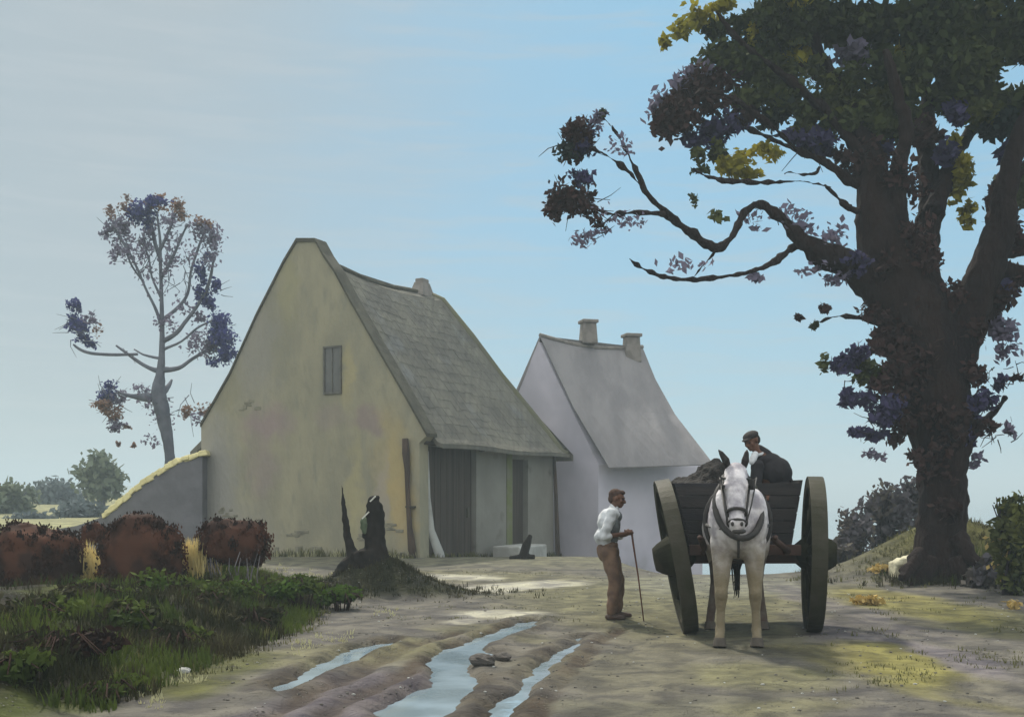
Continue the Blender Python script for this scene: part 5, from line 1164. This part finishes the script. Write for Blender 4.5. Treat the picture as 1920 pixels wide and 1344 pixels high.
# ------------------------------------------------------------ people
def hand(mb, wrist, d, palm_n, curl=1.0, size=1.0):
    """palm, four fingers of different length curling toward palm_n and a thumb off the side"""
    d = Vector(d).normalized(); pn = Vector(palm_n); pn = (pn-d*pn.dot(d)).normalized(); sd_ = d.cross(pn).normalized(); k = size
    w0 = Vector(wrist); mb.cone(w0, w0+d*.045*k, .024*k, .034*k)
    for j in (-1, 0, 1): cap(mb, [w0+d*.03*k+sd_*j*.022*k, w0+d*.085*k+sd_*j*.026*k], [.020*k, .017*k], 8)
    for j, ln_ in ((-1.5, .062), (-.5, .076), (.5, .082), (1.5, .072)):
        p0 = w0+d*.088*k+sd_*j*.0195*k; a1, a2, a3 = .5*curl, 1.2*curl, 2.0*curl
        p1 = p0+(d*math.cos(a1)+pn*math.sin(a1))*ln_*.45*k; p2 = p1+(d*math.cos(a2)+pn*math.sin(a2))*ln_*.32*k; p3 = p2+(d*math.cos(a3)+pn*math.sin(a3))*ln_*.25*k
        cap(mb, [p0, p1, p2, p3], [.0095*k, .009*k, .008*k, .007*k], 7)
    t0_ = w0+d*.028*k+sd_*.030*k; t1_ = t0_+(sd_*.7+d*.7+pn*.3).normalized()*.038*k; t2_ = t1_+(sd_*.15+d*.8+pn*.7).normalized()*.030*k
    cap(mb, [t0_, t1_, t2_], [.013*k, .0105*k, .009*k], 7)
def head(mb, c, fwd, up, k=1.0):
    """skull, jaw, nose, ears, brow, lips; returns frame"""
    f = Vector(fwd).normalized(); u = Vector(up); u = (u-f*u.dot(f)).normalized(); s_ = f.cross(u)
    Rm = Matrix((s_, f, u)).transposed(); c = Vector(c)
    def q(x, y, z): return c+(s_*x+f*y+u*z)*k
    mb.ball(q(0, -.012, .025), (.076*k, .094*k, .090*k), rot=Rm, seg=18, rings=12); mb.ball(q(0, .030, -.035), (.056*k, .060*k, .072*k), rot=Rm, seg=16, rings=10); mb.ball(q(0, .062, -.082), (.028*k, .024*k, .022*k), rot=Rm)
    cap(mb, [q(0, .083, .012), q(0, .108, -.022)], [.012*k, .0155*k], 8); mb.ball(q(-.012, .098, -.026), .010*k); mb.ball(q(.012, .098, -.026), .010*k)
    mb.ball(q(0, .082, .028), (.052*k, .014*k, .012*k), rot=Rm); mb.ball(q(0, .086, -.052), (.024*k, .012*k, .007*k), rot=Rm); mb.ball(q(0, .085, -.063), (.022*k, .012*k, .008*k), rot=Rm)
    for e in (-1, 1): mb.ball(q(e*.077, -.004, -.005), (.012*k, .020*k, .032*k), rot=Rm); mb.ball(q(e*.038, .062, -.02), (.024*k, .022*k, .024*k), rot=Rm)
    return q, Rm
def eyes(q, parent, k=1.0):
    for e in (-1, 1):
        m_ = MB(); m_.ball(q(e*.031, .080, .008), .0105*k, seg=8, rings=6); m_.build('eye', M['eye'], parent, smooth=True)

# --- man with a stick
my = 14.35; m0 = (1148-HX)*my/FP; mz = tz(m0, my)
man = root('person', (m0, my, mz), 'stooping man in white shirt and brown trousers leaning on a stick beside the cart', 'person')
def Q(px, py, dy=0): p = P(px, py, my+dy); p.z += mz+.0; return p
# joints from the photograph (side view, facing right)
pel = Q(1142, 1030); waist = Q(1139, 1005); chest = Q(1141, 975); shc = Q(1149, 957); neck = Q(1152, 948); hdc = Q(1157, 931)
def legs(mb, r_=1.0, rr=(.098, .066, .05)):
    pass
hip = [Q(1143, 1036, -.08), Q(1143, 1036, .09)]
knee = [Q(1153, 1085, -.11), Q(1160, 1082, .12)]
ank = [Q(1146, 1141, -.10), Q(1158, 1139, .13)]
def floor_pt(p, h): return Vector((p.x, p.y, tz(p.x, p.y)+h))
ank = [floor_pt(ank[0], .09), floor_pt(ank[1], .09)]
sh = [shc+Vector((-.02, -.17, -.01)), shc+Vector((.0, .17, -.01))]
elb = [Q(1130, 1003, -.24), Q(1156, 1000, .25)]
wri = [Q(1172, 996, -.10), Q(1174, 998, .05)]
stick_top = Q(1184, 992, -.03)
mb = MB()
mb.ball(pel, (.13, .16, .12), seg=16, rings=12); mb.ball(waist, (.112, .15, .12), seg=16, rings=12); mb.ball(chest, (.125, .17, .17), seg=16, rings=12); mb.ball(shc+Vector((-.01, 0, -.03)), (.10, .18, .09), seg=16, rings=12)
cap(mb, [shc, neck, hdc+Vector((-.02, 0, -.02))], [.07, .055, .055])
qh, Rm = head(mb, hdc, (1, -.25, -.22), (.25, 0, 1), 1.08)
for i in (0, 1):
    cap(mb, [hip[i], (hip[i]+knee[i])/2, knee[i], (knee[i]*.6+ank[i]*.4), ank[i]], [.092, .078, .056, .056, .038])
    cap(mb, [sh[i], elb[i], wri[i]], [.054, .041, .027])
    hand(mb, wri[i], stick_top-wri[i]+Vector((0, 0, .02)), (0.2, (.9 if i == 0 else -.9), -.4), 1.1, 1.0)
bodyo = blob(mb, 'body', M['skin'], man, vox=.0085, smooth=2)
eyes(qh, man, 1.08)
hr = MB(); hr.ball(qh(0, -.028, .045), (.086, .098, .086), rot=Rm, seg=20, rings=14); hr.ball(qh(0, -.062, -.005), (.074, .055, .075), rot=Rm, seg=16, rings=10); hr.ball(qh(0, .040, .088), (.066, .05, .034), rot=Rm); blob(hr, 'hair', M['hairbrown'], man, vox=.010)
st_ = MB(); st_.ball(waist+Vector((0, 0, -.02)), (.135, .17, .11), seg=18, rings=12); st_.ball(chest, (.148, .192, .185), seg=18, rings=12); st_.ball(shc+Vector((-.01, 0, -.03)), (.118, .20, .105), seg=18, rings=12); st_.ball(Q(1122, 1000), (.05, .13, .10)); cap(st_, [shc, neck+Vector((0, 0, .005))], [.085, .068])
for i in (0, 1): cap(st_, [sh[i], elb[i].lerp(sh[i], .05), elb[i].lerp(wri[i], .25)], [.076, .064, .060])
blob(st_, 'shirt', M['shirt'], man, vox=.011, smooth=2, fold=.035)
ws = MB(); ws.ball(chest+Vector((.045, 0, -.02)), (.118, .178, .19), seg=18, rings=12); ws.ball(waist+Vector((.03, 0, 0)), (.118, .165, .10), seg=18, rings=12); ws.ball(shc+Vector((.03, 0, -.05)), (.10, .165, .09)); blob(ws, 'waistcoat', M['waistcoat'], man, vox=.011)
tr_ = MB(); tr_.ball(pel+Vector((-.015, 0, 0)), (.158, .182, .13), seg=18, rings=12); tr_.ball(pel+Vector((0, 0, .09)), (.13, .165, .07), seg=18, rings=12)
for i in (0, 1): cap(tr_, [hip[i], (hip[i]+knee[i])/2, knee[i], knee[i].lerp(ank[i], .5), ank[i]+Vector((0, 0, .03))], [.118, .102, .084, .078, .072])
blob(tr_, 'trousers', M['trouser'], man, vox=.011, smooth=2, fold=.04, fsc=.12)
for i in (0, 1):
    bo = MB(); a = ank[i]; cap(bo, [a+Vector((0, 0, .0)), a+Vector((.0, 0, -.045))], [.050, .045]); cap(bo, [a+Vector((-.045, 0, -.048)), a+Vector((.08, -.01, -.052)), a+Vector((.165, -.02, -.058))], [.040, .040, .030]); blob(bo, 'boot', M['boot'], man, vox=.009)
stk = MB(); foot = Q(1207, 1142, -.15); foot.z = tz(foot.x, foot.y); pts_ = [stick_top+Vector((-.03, 0, .01)), stick_top+Vector((.0, 0, .018)), stick_top.lerp(foot, .12), stick_top.lerp(foot, .5)+Vector((.008, 0, 0)), foot]
stk.tube(pts_, [.014, .014, .013, .011, .008], 8, rough=.08); so = stk.build('walking_stick', M['stick'], None, smooth=True); tag(so, 'thin red-brown walking stick under the hands of the man in the white shirt', 'walking stick')

# --- driver seated in the cart
dy_ = 13.62
def D(px, py, dy=0): return P(px, py, dy_+dy)
drv = root('person', tuple(D(1450, 1000)), 'person in a dark jacket and cap seated in the cart above the white horse', 'person')
hdc = D(1409, 827); shc = D(1434, 857); neck = D(1421, 847); chest = D(1447, 890); pel = D(1456, 950); waist = D(1455, 925)
mb = MB(); mb.ball(pel, (.17, .15, .13), seg=16, rings=12); mb.ball(waist, (.15, .13, .13)); mb.ball(chest, (.18, .14, .19), seg=16, rings=12); mb.ball(shc+Vector((.03, .02, -.04)), (.20, .12, .09))
cap(mb, [shc, neck, hdc+Vector((.02, .01, -.03))], [.075, .058, .058]); qd, Rd = head(mb, hdc, (-.72, -.62, -.40), (-.30, -.05, 1), 1.08)
shs = [D(1420, 874, -.12), D(1464, 880, .08)]; elb = [D(1416, 922, -.22), D(1488, 926, -.06)]; wri = [D(1402, 905, -.50), D(1437, 930, -.42)]
for i in (0, 1):
    cap(mb, [shs[i], elb[i], wri[i]], [.058, .045, .028]); hand(mb, wri[i], Vector((-.25, -1, .0)), (0, 0, -1), 1.25, 1.0)
kn = [D(1420, 952, -.42), D(1470, 952, -.42)]; fx_ = [Vector((3.02, 13.32, 1.25)), Vector((3.30, 13.32, 1.25))]
for i in (0, 1): cap(mb, [pel+Vector((-.08+.16*i, -.03, -.03)), kn[i]+Vector((0, .05, -.02)), fx_[i]+Vector((0, .06, .02))], [.10, .065, .045])
blob(mb, 'body', M['skin'], drv, vox=.009, smooth=2); eyes(qd, drv, 1.08)
jk = MB(); jk.ball(pel+Vector((.01, 0, .02)), (.21, .185, .16), seg=18, rings=12); jk.ball(waist+Vector((.03, -.01, 0)), (.22, .19, .19), seg=18, rings=12); jk.ball(chest+Vector((.04, .01, .02)), (.225, .18, .22), seg=18, rings=12); jk.ball(shc+Vector((.03, .03, -.035)), (.19, .135, .105), seg=18, rings=12); cap(jk, [shc+Vector((.02, .03, .0)), neck+Vector((.015, .03, .02))], [.10, .078])
for i in (0, 1): cap(jk, [shs[i], elb[i], elb[i].lerp(wri[i], .85)], [.082, .068, .050])
blob(jk, 'jacket', M['jacket'], drv, vox=.012, smooth=2, fold=.02, fsc=.12)
tr_ = MB()
for i in (0, 1): cap(tr_, [pel+Vector((-.08+.16*i, -.03, -.03)), kn[i]+Vector((0, .05, -.02)), fx_[i]+Vector((0, .05, .05))], [.125, .088, .068])
blob(tr_, 'trousers', M['jacket'], drv, vox=.012)
for i in (0, 1):
    bo = MB(); a = fx_[i]+Vector((0, .05, 0)); zf_ = zb0+.065; cap(bo, [a, Vector((a.x, a.y, zf_+.06))], [.05, .048]); cap(bo, [Vector((a.x, a.y+.05, zf_+.045)), Vector((a.x, a.y-.09, zf_+.04))], [.042, .036]); blob(bo, 'boot', M['leather'], drv, vox=.011)
ct = MB(); ct.ball(qd(0, -.02, .062), (.100, .112, .060), rot=Rd, seg=20, rings=12); ct.ball(qd(0, .085, .048), (.068, .055, .014), rot=Rd); ct.ball(qd(0, -.07, .0), (.082, .05, .08), rot=Rd); blob(ct, 'cap', M['darkhair'], drv, vox=.010)
sf = MB(); sf.ball(D(1412, 862, -.12), (.045, .05, .075)); cap(sf, [D(1416, 852, -.09), D(1410, 866, -.14)], [.045, .04]); ring(sf, neck+Vector((0, 0, -.02)), (-.3, -.3, 1), .068, .068, .022); blob(sf, 'neckerchief', M['shirt'], drv, vox=.010)
# seat plank (part of the cart) and reins
sp_ = MB(); sp_.box((2.83, 13.66, D(0, 950).z-.165), (1.30, .30, .045)); sp_.build('seat_plank', M['cartwood'], cart, bevel=.006)
rn = MB()
for s_ in (-1, 1):
    w_ = wri[0 if s_ < 0 else 1]+Vector((-.03, -.10, -.01)); a = H(-.02+s_*.10, -.64, 1.38); rn.tube([w_, w_.lerp(H(s_*.16, .62, 1.80), .6)+Vector((0, 0, -.03)), H(s_*.17, .60, 1.81), H(s_*.20, .02, 1.84), a.lerp(H(s_*.2, .02, 1.84), .45)+Vector((0, 0, -.04)), a], .008, 5)
ro = rn.build('reins', M['leather'], None, smooth=True); tag(ro, 'pair of thin black reins running from the driver\'s hands to the bridle', 'reins')

# ------------------------------------------------------------ the hazy air
hz_ = MB(); hz_.box((0, 2480, 8), (6200, 5080, 38)); hm_ = bpy.data.materials.new('haze'); hm_.use_nodes = True; n_ = hm_.node_tree.nodes; n_.clear()
ho_ = n_.new('ShaderNodeOutputMaterial'); pv = n_.new('ShaderNodeVolumePrincipled'); pv.inputs['Color'].default_value = (.76, .92, 1.0, 1); pv.inputs['Density'].default_value = .0023; pv.inputs['Anisotropy'].default_value = .1
hm_.node_tree.links.new(pv.outputs[0], ho_.inputs['Volume']); haze = hz_.build('haze', hm_); tag(haze, kind='stuff')
